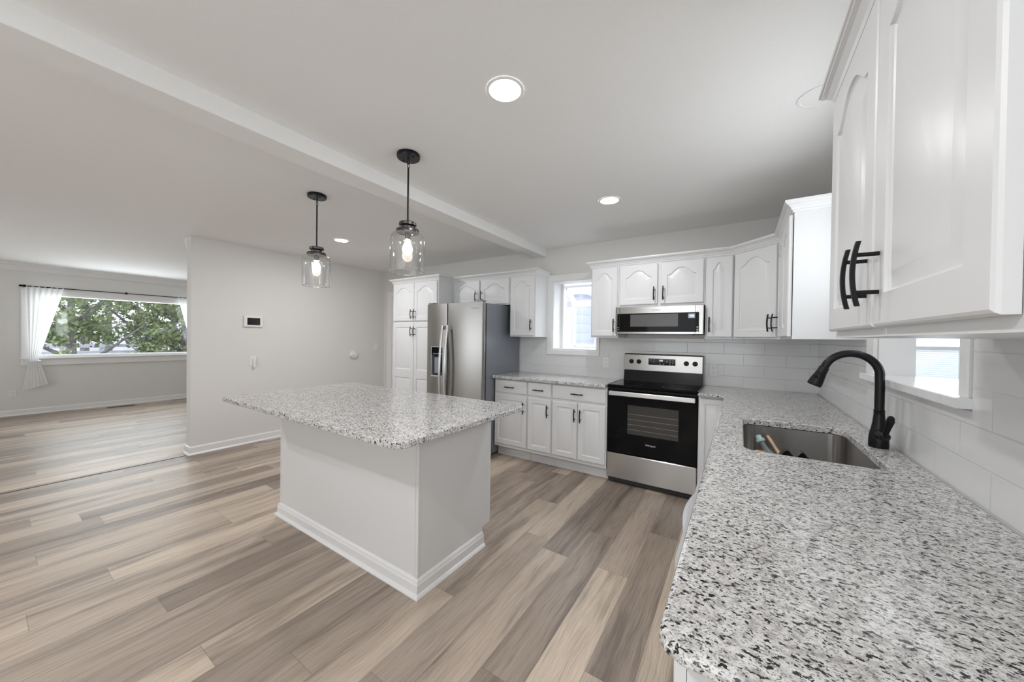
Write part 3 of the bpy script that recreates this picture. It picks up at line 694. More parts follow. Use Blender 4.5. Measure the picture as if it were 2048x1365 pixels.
isl_top = arc(-2.957+0.03, 0.919+0.03, 0.03, 180, 270, 6) + arc(-1.132-ir, 0.919+ir, ir, 270, 360, 12) + arc(-1.132-0.03, 1.895-0.03, 0.03, 0, 90, 6) + arc(-2.957+0.03, 1.895-0.03, 0.03, 90, 180, 6)
ct = slab('granite_countertop', isl_top, 0.884, 0.914, None)
tag(ct, 'rectangular speckled granite top of the kitchen island', 'countertop')

# ------------------------------------------------------------------ island base
isl = thing('kitchen_island', 'white panelled island base under the overhanging granite top', 'kitchen island', (-2.1, 1.5, 0))
IX0, IX1, IY0, IY1 = -2.857, -1.377, 1.250, 1.872
mb = MB(); mb.box(IX0+0.006, IX1-0.006, IY0+0.006, IY1-0.07, 0, 0.884).box(IX0+0.006, IX1-0.006, IY1-0.07, IY1, 0.115, 0.884); mb.build('carcass', 'cab', isl)
box(IX0+0.02, IX1-0.02, IY0, IY0+0.007, 0.0, 0.883).build('back_panel', 'cab', isl)
for X in (IX0, IX1-0.007):
    mb = MB(); mb.box(X, X+0.007, IY0+0.012, IY1-0.08, 0, 0.883).box(X, X+0.007, IY1-0.08, IY1, 0.118, 0.883); mb.build('side_panel', 'cab', isl)
for X in (IX0-0.002, IX1-0.018): MB().rbox(X, X+0.02, IY0-0.003, IY0+0.017, 0.08, 0.883, 0.003).build('corner_strip', 'cab', isl)
MB().rbox(IX1-0.006, IX1+0.003, IY1-0.014, IY1+0.001, 0.118, 0.883, 0.002).build('edge_strip', 'cab', isl)
BP2 = [(0, 0), (0.030, 0), (0.030, 0.006), (0.023, 0.016), (0.016, 0.020), (0.016, 0.062), (0.012, 0.070), (0.010, 0.080), (0.004, 0.088), (0, 0.090)]
MB().sweep([(IX0, IY1-0.08), (IX0, IY0), (IX1, IY0), (IX1, IY1-0.08)], BP2).build('base_trim', 'trim', isl)
Fi = fr((0, IY1, 0), (-1, 0, 0), (0, 1, 0))
for (a, b, hu) in ((-IX1+0.02, -IX1+0.48, -IX1+0.45), (-IX1+0.50, -IX1+0.96, -IX1+0.53), (-IX1+0.98, -IX0-0.02, -IX1+1.01)):
    door(isl, Fi, a, b, 0.150, 0.704, 'rect', hd=(hu, 0.585, True)); door(isl, Fi, a, b, 0.728, 0.868, 'slab', hd=((a+b)/2, 0.795, False), name='drawer')

# ------------------------------------------------------------------ refrigerator
fg = thing('refrigerator', 'side-by-side stainless steel refrigerator with dispenser in the left door', 'refrigerator', (-2.785, 3.4, 0))
FX0, FX1, FS = -3.199, -2.343, -2.866
box(FX0, FX1, 3.085, D-0.03, 0.02, 1.720).build('body', 'steel_grey', fg)
box(FX0+0.005, FX1-0.005, 3.066, 3.085, 0.05, 1.715).build('gasket', 'rubber', fg)
def fdoor(x0, x1, name, label=None, dispenser=None):
    mb = MB(); YF = 3.012; n = 12; prof = []
    # gently crowned front with rounded edges
    fp = [(x0, 3.065), (x0, YF+0.014), (x0+0.004, YF+0.006), (x0+0.012, YF+0.001)]
    for i in range(1, n): t = i/n; fp.append((x0+0.012+(x1-x0-0.024)*t, YF+0.001-0.003*math.sin(PI*t)))
    fp += [(x1-0.012, YF+0.001), (x1-0.004, YF+0.006), (x1, YF+0.014), (x1, 3.065)]
    return fp, YF
def prism(mb, pts, z0, z1): mb.loft([[(x, y, z0) for x, y in pts], [(x, y, z1) for x, y in pts]])
fp, YF = fdoor(FS+0.004, FX1, 'd'); mb = MB(); prism(mb, fp, 0.06, 1.730); rd = mb.build('door', 'steel_v', fg, 30)
# left door with a recess for the dispenser
DX0, DX1, DZ0, DZ1 = -3.118, -2.925, 0.868, 1.222
mb = MB(); fp, YF = fdoor(FX0, FS-0.004, 'd')
prism(mb, fp, 0.06, DZ0); prism(mb, fp, DZ1, 1.730)
lefts = [p for p in fp if p[0] < DX0]; rights = [p for p in fp if p[0] > DX1]
prism(mb, lefts + [(DX0, YF-0.0005), (DX0, 3.065)], DZ0, DZ1); prism(mb, [(DX1, 3.065), (DX1, YF-0.0005)] + rights, DZ0, DZ1)
ld_ = mb.build('door', 'steel_v', fg, 30)
mb = MB(); mb.box(DX0, DX1, 3.058, 3.064, DZ0, DZ1); mb.build('dispenser_recess', 'dark_in', ld_)
mb = MB(); t_ = 0.006
mb.box(DX0, DX0+t_, YF-0.004, 3.06, DZ0, DZ1).box(DX1-t_, DX1, YF-0.004, 3.06, DZ0, DZ1).box(DX0+t_, DX1-t_, YF-0.004, 3.06, DZ1-t_, DZ1).box(DX0+t_, DX1-t_, YF-0.012, 3.06, DZ0, DZ0+0.012)
mb.build('dispenser_frame', 'steel_light', ld_)
box(DX0+t_, DX1-t_, YF+0.001, 3.055, 1.125, DZ1-t_).build('control_panel', 'black_glass', ld_)
mb = MB()
for i in range(6): mb.tube([(DX0+0.03+i*0.027, YF-0.0002, 1.135+0.006*(i % 2)), (DX0+0.045+i*0.027, YF-0.0002, 1.142-0.006*(i % 2))], 0.003, 6)
mb.build('indicator_marks', 'logo', ld_)
MB().rbox(DX0+0.03, DX0+0.105, 3.03, 3.05, 0.90, 1.10, 0.006).build('ice_chute', 'steel_grey', ld_); MB().rbox(DX0+0.12, DX1-0.02, 3.035, 3.05, 0.92, 1.09, 0.005).build('paddle', 'black_enamel', ld_)
def fhandle(x, bow, par):
    mb = MB(); rings = []
    K = 28
    for i in range(K+1):
        t = i/K; z = 0.40 + (1.475-0.40)*t; s_ = math.sin(PI*t)
        y = 2.975 - 0.045*s_; xx = x + bow*0.0
        w, th = 0.015, 0.007
        rings.append([(xx-w, y+th, z), (xx-w, y-th*0.4, z), (xx-w*0.6, y-th, z), (xx+w*0.6, y-th, z), (xx+w, y-th*0.4, z), (xx+w, y+th, z)])
    mb.loft(rings)
    for z in (0.43, 1.445): mb.box(x-0.010, x+0.010, 2.972, 3.011, z-0.02, z+0.02)
    return mb.build('handle', 'steel_bar', par, 40)
fhandle(-2.905, -1, ld_); fhandle(-2.828, 1, rd)
text('logo', 'Whirlpool', 0.026, (-2.455, YF-0.004, 1.655), (1, 0, 0), (0, 0, 1), 'logo', rd)
MB().box(FX0+0.02, FX1-0.02, 3.03, 3.06, 0.0, 0.055).build('kick_grille', 'rubber', fg)
MB().box(FX1-0.09, FX1-0.02, 3.02, 3.10, 1.732, 1.750).build('hinge_cover', 'steel_grey', fg)
MB().box(FX0+0.02, FX0+0.09, 3.02, 3.10, 1.732, 1.750).build('hinge_cover', 'steel_grey', fg)

# ------------------------------------------------------------------ range
rg = thing('electric_range', 'freestanding stainless and black glass-top electric range', 'range', (-0.66, 3.5, 0))
RX0, RX1 = -1.0375, -0.2805
RY = 3.262
mb = MB(); mb.box(RX0, RX1, RY+0.03, D-0.03, 0.03, 0.893); mb.build('body', 'black_enamel', rg)
for x in (RX0+0.06, RX1-0.06):
    for y in (RY+0.08, D-0.1): MB().cyl((x, y, 0), (x, y, 0.031), 0.018, 12).build('levelling_foot', 'rubber', rg)
ctp = MB().rbox(RX0-0.001, RX1+0.001, RY-0.008, D-0.075, 0.893, 0.918, 0.006).build('cooktop', 'black_glass', rg)
MB().rbox(RX1-0.006, RX1+0.0015, RY-0.0, D-0.08, 0.9165, 0.9205, 0.0015).build('side_rail', 'steel_h', ctp)
MB().rbox(RX0-0.0015, RX0+0.006, RY-0.0, D-0.08, 0.9165, 0.9205, 0.0015).build('side_rail', 'steel_h', ctp)
def ringmb(cx, cy, r):
    mb = MB(); mb.lathe(cx, cy, [(r, 0.9182), (r+0.0015, 0.9184), (r+0.003, 0.9182)], 48, False, False); return mb
for cx, cy, r in ((-0.86, 3.40, 0.10), (-0.46, 3.40, 0.115), (-0.86, 3.60, 0.075), (-0.46, 3.60, 0.075)): ringmb(cx, cy, r).build('burner_ring', 'burner', ctp)
# vent strip / front trim under the cooktop
MB().rbox(RX0+0.004, RX1-0.004, RY-0.002, RY+0.035, 0.868, 0.892, 0.003).build('front_trim', 'black_enamel', rg)
# backguard
BG = 3.708
mb = MB(); mb.loft([[(RX0+0.03, BG-0.02, 0.918), (RX1-0.005, BG-0.02, 0.918), (RX1-0.005, D-0.03, 0.918), (RX0+0.03, D-0.03, 0.918)], [(RX0+0.03, BG, 1.030), (RX1-0.005, BG, 1.030), (RX1-0.005, D-0.03, 1.030), (RX0+0.03, D-0.03, 1.030)]])
mb.build('backguard_base', 'black_enamel', rg)
mb = MB(); mb.rbox(RX0+0.027, RX1-0.003, BG-0.006, D-0.028, 1.022, 1.190, 0.006); cp = mb.build('control_panel', 'steel_h', rg)
MB().rbox(RX0+0.027, RX1-0.003, BG+0.01, D-0.028, 1.188, 1.196, 0.002).build('top_cap', 'black_enamel', cp)
PF = BG-0.006
for i, x in enumerate((-0.935, -0.861, -0.425, -0.350)):
    F = lambda a, b, c, x=x: (x+a, PF-c, 1.116+b)
    mb = MB(); mb.lathe(0, 0, [(0.023, 0.0005), (0.023, 0.004), (0.020, 0.006), (0.019, 0.020), (0.017, 0.022)], 28, F=F); kb = mb.build('knob', 'black_enamel', cp, True)
    mb = MB(); mb.rbox(-0.0045, 0.0045, -0.018, 0.018, 0.0221, 0.030, 0.002, F=F); mb.build('grip', 'black', kb)
dp = box(-0.768, -0.520, PF-0.003, PF-0.0002, 1.089, 1.152).build('display', 'black_glass', cp)
text('clock_digits', '2:02', 0.020, (-0.650, PF-0.0035, 1.128), (1, 0, 0), (0, 0, 1), 'digit', dp)
for x, z, r in ((-0.715, 1.120, 0.004), (-0.568, 1.118, 0.004), (-0.542, 1.118, 0.004)): MB().lathe(0, 0, [(r, 0.0002), (r, 0.001)], 12, F=lambda a, b, c, x=x, z=z: (x+a, PF-0.003-c, z+b)).build('touch_pad', 'logo', dp)
for x, z, w in ((-0.660, 1.099, 0.012), (-0.628, 1.099, 0.012), (-0.595, 1.126, 0.012), (-0.595, 1.136, 0.005), (-0.595, 1.116, 0.005), (-0.568, 1.140, 0.006), (-0.542, 1.140, 0.006), (-0.568, 1.098, 0.008), (-0.542, 1.098, 0.008), (-0.715, 1.142, 0.006), (-0.745, 1.143, 0.004)): box(x-w/2, x+w/2, PF-0.0038, PF-0.0031, z-0.002, z+0.002).build('key_mark', 'logo', dp)
# oven door
mb = MB(); ox0, ox1 = RX0+0.002, RX1-0.002
od = MB().rbox(ox0, ox1, RY-0.005, RY+0.028, 0.288, 0.866, 0.005).build('oven_door', 'black_glass', rg)
wn2 = box(-0.850, -0.425, RY-0.0062, RY-0.0052, 0.478, 0.742).build('oven_window', 'oven_glass', od)
for z in (0.520, 0.565, 0.612, 0.660): box(-0.848, -0.427, RY-0.0068, RY-0.0063, z, z+0.0024).build('oven_rack', 'logo_dark', wn2)
mb = MB(); mb.rbox(-1.012, -0.298, RY-0.058, RY-0.046, 0.824, 0.864, 0.004)
for x in (-1.0, -0.31): mb.rbox(x-0.011, x+0.011, RY-0.048, RY-0.0045, 0.828, 0.860, 0.003)
mb.build('handle', 'steel_bar', od)
text('logo', 'Whirlpool', 0.020, (-0.648, RY-0.0062, 0.395), (1, 0, 0), (0, 0, 1), 'logo', od)
MB().rbox(ox0, ox1, RY-0.008, RY+0.028, 0.050, 0.282, 0.006).build('storage_drawer', 'steel_h', rg)
box(ox0+0.01, ox1-0.01, RY+0.015, RY+0.03, 0.012, 0.05).build('kick_plate', 'rubber', rg)

# ------------------------------------------------------------------ microwave hood
mw = thing('microwave_hood', 'low-profile stainless over-the-range microwave with black glass front', 'microwave', (-0.64, 3.6, 1.39))
MX0, MX1, MY = -1.006, -0.268, 3.402
MB().box(MX0, MX1, MY+0.028, D-0.009, 1.392, 1.650).build('body', 'steel_h', mw)
mb = MB(); mb.loft([[(MX0-0.012, MY+0.028, 1.650), (MX1+0.004, MY+0.028, 1.650), (MX1+0.004, MY+0.028, 1.392), (MX0-0.012, MY+0.028, 1.392)], [(MX0-0.012, MY+0.008, 1.650), (MX1+0.004, MY+0.008, 1.650), (MX1+0.004, MY+0.008, 1.392), (MX0-0.012, MY+0.008, 1.392)], [(MX0, MY, 1.645), (MX1, MY, 1.645), (MX1, MY, 1.394), (MX0, MY, 1.394)]])
mf = mb.build('front_frame', 'steel_h', mw)
gp = box(MX0+0.006, MX1-0.030, MY-0.0022, MY-0.0004, 1.412, 1.585).build('door_glass', 'black_glass', mf)
box(-0.876, -0.463, MY-0.0030, MY-0.0023, 1.461, 1.575).build('viewing_window', 'mesh_window', gp)
for x in (-0.979, -0.328): box(x-0.0012, x+0.0012, MY-0.0028, MY-0.0003, 1.394, 1.645).build('door_seam', 'rubber', mf)
lc = box(-0.382, -0.330, MY-0.0030, MY-0.0023, 1.534, 1.572).build('clock_display', 'lcd', gp)
text('clock_digits', '2:01', 0.022, (-0.354, MY-0.0035, 1.546), (1, 0, 0), (0, 0, 1), 'digit', lc)
text('logo', 'Whirlpool', 0.019, (-0.650, MY-0.0006, 1.608), (1, 0, 0), (0, 0, 1), 'logo_dark', mf)
for z in (1.455, 1.434, 1.419): box(-0.316, -0.305, MY-0.0030, MY-0.0023, z-0.004, z+0.004).build('button', 'logo', gp)
for z in (1.452, 1.434): box(-0.993, -0.985, MY-0.0030, MY-0.0023, z-0.003, z+0.003).build('button', 'logo', gp)
box(-0.92, -0.36, MY+0.06, MY+0.30, 1.386, 1.392).build('hood_filter', 'logo_dark', mw)

# ------------------------------------------------------------------ dishwasher (slightly ajar)
dw = thing('dishwasher', 'light grey dishwasher with a curved bar handle under the granite counter', 'dishwasher', (0.2, 1.14, 0))
box(-0.045, R-0.02, 0.845, 1.442, 0.10, 0.875).build('tub', 'dish', dw)
mb = MB(); y0_, y1_ = 0.845, 1.442
mb.loft([[(-0.068, y0_, 0.115), (-0.046, y0_, 0.115), (-0.046, y1_, 0.115), (-0.068, y1_, 0.115)], [(-0.113, y0_, 0.858), (-0.088, y0_, 0.858), (-0.088, y1_, 0.858), (-0.113, y1_, 0.858)], [(-0.110, y0_, 0.862), (-0.090, y0_, 0.862), (-0.090, y1_, 0.862), (-0.110, y1_, 0.862)]])
dd = mb.build('door', 'dish', dw)
mb = MB(); pts = [(-0.104-0.020*math.sin(PI*i/24), 1.020+0.34*i/24, 0.822) for i in range(25)]
mb.tube(pts, 0.009, 10, 1.3); mb.build('handle', 'dish', dd, True)
box(-0.02, R-0.02, 0.85, 1.44, 0.0, 0.10).build('kick_plate', 'dark_in', dw)

# ------------------------------------------------------------------ sink, faucet and the things in the sink
sk = thing('kitchen_sink', 'undermount stainless steel sink bowl set in the right granite counter', 'sink', (0.22, 2.0, 0.66))
def inset(d, z): return [(x, y, z) for x, y in offset(sink_hole, d)]
mb = MB(); mb.loft([inset(-0.03, 0.8835), inset(-0.005, 0.8835), inset(0.000, 0.880), inset(0.004, 0.72), inset(0.010, 0.69), inset(0.03, 0.675), inset(0.07, 0.671)], None, False, True)
bw = mb.build('bowl', 'steel_sink', sk, 40)
MB().lathe(0.24, 2.0, [(0.045, 0.6715), (0.045, 0.674), (0.036, 0.674), (0.034, 0.672), (0.012, 0.672)], 28).build('drain_strainer', 'steel_h', sk, True)

fc = thing('kitchen_faucet', 'matte black gooseneck pull-down faucet behind the sink', 'faucet', (0.482, 2.02, 0.914))
FXc, FYc = 0.482, 2.02
MB().lathe(FXc, FYc, [(0.030, 0.9142), (0.031, 0.922), (0.0305, 0.945), (0.029, 0.968), (0.024, 0.990), (0.0195, 1.018), (0.0172, 1.045), (0.0165, 1.060), (0.0172, 1.062), (0.0172, 1.066), (0.0158, 1.067)], 36).build('base', 'black', fc, True)
pts = [(FXc, FYc, 1.066), (FXc, FYc, 1.12), (FXc, FYc, 1.17), (FXc-0.001, FYc, 1.20)]
# arc to the spray head
cx_, cz_, ra = FXc-0.088, 1.205, 0.088
for i in range(1, 25):
    a = math.radians(0+ (160)*i/24); pts.append((cx_+ra*math.cos(a), FYc, cz_+ra*1.02*math.sin(a)))
MB().tube(pts, 0.0152, 20).build('spout', 'black', fc, True)
e = Vector(pts[-1]); dvec = (Vector(pts[-1])-Vector(pts[-2])).normalized()
hpts = [e, e+dvec*0.002, e+dvec*0.004, e+dvec*0.03, e+dvec*0.06, e+dvec*0.085, e+dvec*0.092]
hd_ = MB().tube(hpts, [0.0148, 0.0148, 0.0175, 0.019, 0.024, 0.0265, 0.024], 24).build('spray_head', 'black', fc, True)
bc = e+dvec*0.034+Vector((-0.010, -0.016, 0.002)); MB().tube([bc, bc+Vector((-0.002, -0.006, 0.001))], 0.0075, 14).tube([bc+dvec*0.018, bc+dvec*0.018+Vector((-0.003, -0.006, 0.001))], 0.0075, 14).build('spray_button', 'black_enamel', hd_, True)
lv = MB().tube([(FXc, FYc-0.020, 0.970), (FXc, FYc-0.048, 0.972), (FXc+0.002, FYc-0.070, 0.972), (FXc+0.002, FYc-0.076, 0.972)], [0.020, 0.019, 0.016, 0.010], 18)
lv.tube([(FXc+0.001, FYc-0.062, 0.965), (FXc+0.003, FYc-0.074, 0.990), (FXc+0.006, FYc-0.084, 1.012), (FXc+0.009, FYc-0.092, 1.037), (FXc+0.010, FYc-0.095, 1.054), (FXc+0.010, FYc-0.095, 1.060)], [0.013, 0.0085, 0.0095, 0.0125, 0.010, 0.004], 16)
lv.build('lever', 'black', fc, True)

sp_ = thing('spray_bottle', 'smoky clear bottle with a mint green cap leaning in the sink', 'bottle', (0.07, 2.14, 0.676))
a0, a1 = Vector((0.165, 2.03, 0.720)), Vector((0.096, 2.09, 0.850)); dd_ = (a1-a0).normalized()
MB().tube([a0, a0+dd_*0.01, a0+dd_*0.10, a0+dd_*0.13, a1], [0.022, 0.026, 0.026, 0.013, 0.012], 20).build('body', 'clear', sp_, True)
MB().tube([a1, a1+dd_*0.003, a1+dd_*0.016, a1+dd_*0.018, a1+dd_*0.034, a1+dd_*0.036], [0.014, 0.019, 0.019, 0.013, 0.012, 0.006], 20).build('cap', 'cap', sp_, True)
br = thing('dish_brush', 'pale wooden-handled dish brush leaning beside the bottle in the sink', 'brush', (0.15, 2.12, 0.676))
b0, b1 = Vector((0.205, 2.13, 0.735)), Vector((0.128, 2.25, 0.850)); db_ = (b1-b0).normalized()
MB().tube([b0+db_*0.05, b0+db_*0.12, b0+db_*0.16, b1], [0.010, 0.007, 0.008, 0.006], 12).build('handle', 'wood', br, True)
MB().tube([b0, b0+db_*0.02, b0+db_*0.045, b0+db_*0.05], [0.018, 0.022, 0.018, 0.010], 16).build('bristle_head', 'bristle', br, True)
sc_ = MB().tube([(0.055, 1.83, 0.850), (0.070, 1.85, 0.862), (0.095, 1.87, 0.855), (0.120, 1.90, 0.830)], [0.006, 0.010, 0.010, 0.006], 12)
tag(sc_.build('scrubber_handle', 'orange', None, True), 'orange scrubber handle lying at the left edge of the sink', 'scrubber')
for (x, y, zt, hw, lab) in ((0.178, 1.93, 0.872, 0.026, 'black peaked plastic holder standing beside the bottle in the sink'), (0.232, 1.945, 0.868, 0.024, 'black peaked plastic holder standing toward the middle of the sink')):
    prf = [(x-hw, 0.690), (x+hw, 0.690), (x+hw, zt-0.028), (x+0.004, zt), (x-0.004, zt), (x-hw, zt-0.028)]
    inr = [(x-hw+0.003, 0.690), (x+hw-0.003, 0.690), (x+hw-0.003, zt-0.029), (x+0.003, zt-0.004), (x-0.003, zt-0.004), (x-hw+0.003, zt-0.029)]
    mb = MB(); mb.loft([[(p, y-0.022, q) for p, q in prf], [(p, y+0.022, q) for p, q in prf], [(p, y+0.022, q) for p, q in inr], [(p, y+0.004, q) for p, q in inr]])
    tag(mb.build('plastic_holder', 'black_enamel'), lab, 'holder')

# ------------------------------------------------------------------ wall plates and devices
def outlet(F, label, name='wall_outlet'):
    o = thing(name, label, 'outlet', F(0, 0, 0))
    pl = MB().rbox(-0.035, 0.035, -0.057, 0.057, 0.0005, 0.006, 0.002, F=F).build('cover_plate', 'white_plastic', o)
    for dz in (-0.024, 0.024):
        s_ = MB().rbox(-0.017, 0.017, dz-0.016, dz+0.016, 0.006, 0.008, 0.0015, F=F).build('socket', 'white_plastic', pl)
        mb = MB(); mb.box(-0.0085, -0.006, dz-0.002, dz+0.008, 0.0079, 0.0084, F=F).box(0.006, 0.0085, dz-0.002, dz+0.007, 0.0079, 0.0084, F=F)
        mb.lathe(0, dz-0.009, [(0.0028, 0.0079), (0.0028, 0.0084)], 10, F=F)
        so = mb.build('slot', 'slot', pl)
    return o
Fw = lambda x, z: (lambda a, b, c: (x+a, D-0.008-c, z+b))
outlet(Fw(-1.228, 1.085), 'white duplex outlet on the tile between the garden window and the range')
outlet(Fw(-0.204, 1.062), 'white duplex outlet on the tile just right of the range')
outlet(lambda a, b, c: (L2+c, 0.335+a, 0.345+b), 'white duplex outlet low on the living room wall under the left curtain')
FL = lambda y, z: (lambda a, b, c: (L+c, y+a, z+b))
F = FL(1.885, 1.500)
al = thing('alarm_panel', 'white wall control panel with a black screen on the left wall', 'control panel', F(0, 0, 0))
pl = MB().rbox(-0.100, 0.100, -0.070, 0.070, 0.0005, 0.026, 0.005, F=F).build('housing', 'white_plastic', al)
MB().box(-0.068, 0.068, -0.046, 0.042, 0.0261, 0.0272, F=F).build('screen', 'screen', pl)
F = FL(1.885, 1.015)
sw = thing('light_switch', 'white dimmer switch on the left wall below the control panel', 'light switch', F(0, 0, 0))
pl = MB().rbox(-0.035, 0.035, -0.057, 0.057, 0.0005, 0.006, 0.002, F=F).build('cover_plate', 'white_plastic', sw)
MB().rbox(-0.002, 0.026, -0.085, 0.030, 0.0062, 0.030, 0.003, F=F).build('slider', 'white_plastic', sw)
F = FL(3.63, 1.168)
sw = thing('light_switch', 'white toggle switch on the left wall near the pantry', 'light switch', F(0, 0, 0))
pl = MB().rbox(-0.036, 0.036, -0.058, 0.058, 0.0005, 0.006, 0.002, F=F).build('cover_plate', 'white_plastic', sw)
MB().rbox(-0.005, 0.005, -0.012, 0.012, 0.0062, 0.016, 0.002, F=F).build('toggle', 'white_plastic', sw)
F = FL(3.225, 1.035)
wd_ = thing('plug_in_detector', 'small rounded white plug-in detector on the left wall', 'detector', F(0, 0, 0))
hs = MB().loft([[F(0.055*rr_*math.cos(a)*(1.0 if math.sin(a) > 0 else 1.15), 0.052*rr_*math.sin(a)*(1.25 if math.sin(a) > 0 else 0.8), c) for a in [2*PI*i/32 for i in range(32)]] for rr_, c in ((1, 0.001), (1, 0.030), (0.93, 0.040), (0.8, 0.044))]).build('housing', 'white_plastic', wd_, True)
MB().lathe(-0.02, -0.008, [(0.006, 0.0442), (0.006, 0.046)], 12, F=F).build('test_button', 'slot', hs)

# floor register in the living room
vt = thing('floor_register', 'brown slotted floor vent under the picture window', 'vent', (L2+0.23, 1.455, 0))
MB().rbox(L2+0.17, L2+0.29, 1.29, 1.63, 0.0005, 0.005, 0.002).build('frame', 'vent', vt)
mb = MB()
for i in range(16): mb.box(L2+0.19, L2+0.27, 1.31+i*0.0195, 1.317+i*0.0195, 0.005, 0.0058)
mb.build('louvers', 'dark_in', vt)

# ------------------------------------------------------------------ ceiling lights
def downlight(x, y, label, lit=True, r=0.067, watts=14):
    o = thing('recessed_light', label, 'ceiling light', (x, y, C), 'round recessed ceiling lights')
    MB().lathe(x, y, [(r+0.015, C-0.0005), (r+0.014, C-0.003), (r+0.003, C-0.005), (r, C-0.003)], 48, False, False).build('trim_ring', 'ceiling', o, True)
    MB().lathe(x, y, [(r, C-0.003), (r*0.6, C-0.005), (0.002, C-0.0055)], 48, False, True).build('diffuser', 'lens' if lit else 'lens_off', o, True)
    if lit:
        area('downlight_glow', (x, y, C-0.0095), (0, 0, -1), 0.125, 0.125, watts, (0.98, 0.985, 1.0), 'DISK')
    return o
downlight(-0.869, 1.254, 'lit round recessed light nearest the camera, in front of the island pendants', watts=6)
downlight(-0.863, 2.680, 'lit round recessed light on the ceiling in front of the microwave', watts=7)
downlight(-3.782, 2.263, 'lit round recessed light on the ceiling between the two pendants')
downlight(0.275, 2.010, 'unlit round recessed light beside the crown of the upper right cabinet', False)
downlight(-0.869, -0.60, 'lit round recessed light on the ceiling behind the photographer', watts=18)
downlight(-3.782, -0.40, 'lit round recessed light over the living side behind the photographer')

def pendant(x, y, label):
    o = thing('pendant_light', label, 'pendant light', (x, y, C), 'pendant lights over the island')
    cn = MB().lathe(x, y, [(0.064, C-0.0005), (0.066, C-0.004), (0.066, C-0.020), (0.063, C-0.025), (0.010, C-0.026)], 40).build('canopy', 'black', o, True)
    mb = MB()
    for k in (0, 1): mb.lathe(0, 0, [(0.005, 0.0), (0.005, 0.004)], 10, F=lambda a, b, c, k=k: (x+(0.04 if k else -0.04)+a, y+b, C-0.0262-c))
    mb.build('screw', 'black', cn)
    mb = MB()
    mb.tube([(x+0.008*math.cos(t), y, C-0.042+0.017*math.sin(t)) for t in [2*PI*i/20 for i in range(21)]], 0.0022, 8, 1, False)
    mb.tube([(x, y+0.007*math.cos(t), C-0.068+0.013*math.sin(t)) for t in [2*PI*i/20 for i in range(21)]], 0.0022, 8, 1, False)
    mb.build('loop', 'black', o, True)
    ZS = 2.012
    MB().cyl((x, y, C-0.078), (x, y, ZS), 0.0052, 16).build('rod', 'black', o, True)
    MB().lathe(x, y, [(0.010, ZS+0.004), (0.047, ZS), (0.050, ZS-0.004), (0.050, ZS-0.018), (0.040, ZS-0.022), (0.036, ZS-0.026), (0.036, ZS-0.040), (0.064, ZS-0.042), (0.066, ZS-0.045), (0.066, ZS-0.060), (0.060, ZS-0.063)], 44).build('socket_cap', 'bronze', o, True)
    zg = ZS-0.058; rj = 0.098; hgt = 0.235
    out = [(0.058, zg), (0.070, zg-0.004), (0.085, zg-0.012), (0.094, zg-0.024), (rj, zg-0.040), (rj, zg-0.12), (rj, zg-hgt)]
    inn = [(r-0.003, z-0.001 if k else z) for k, (r, z) in enumerate(out)][::-1]
    sh = MB().lathe(x, y, out, 64, False, False).build('glass_shade', 'jar', o, True)
    MB().tube([(x+rj*math.cos(t), y+rj*math.sin(t), zg-hgt) for t in [2*PI*i/64 for i in range(65)]], 0.0018, 8, 1, False).build('rim', 'jar', sh, True)
    MB().lathe(x, y, [(0.016, zg), (0.016, zg-0.035), (0.013, zg-0.040)], 20).build('lamp_holder', 'bronze', o, True)
    zb = zg-0.040
    bb = MB().lathe(x, y, [(0.012, zb), (0.013, zb-0.012), (0.024, zb-0.035), (0.030, zb-0.055), (0.028, zb-0.072), (0.018, zb-0.088), (0.003, zb-0.094)], 28).build('bulb', 'bulb_glass', o, True)
    MB().tube([(x-0.006, y, zb-0.02), (x-0.010, y, zb-0.055), (x-0.004, y, zb-0.068), (x+0.004, y, zb-0.068), (x+0.010, y, zb-0.055), (x+0.006, y, zb-0.02)], 0.0035, 8).build('filament', 'bulb', bb, True)
pendant(-1.653, 1.397, 'black pendant with clear glass jar shade over the island, nearer and right-hand')
pendant(-2.725, 1.432, 'black pendant with clear glass jar shade over the island, farther and left-hand')

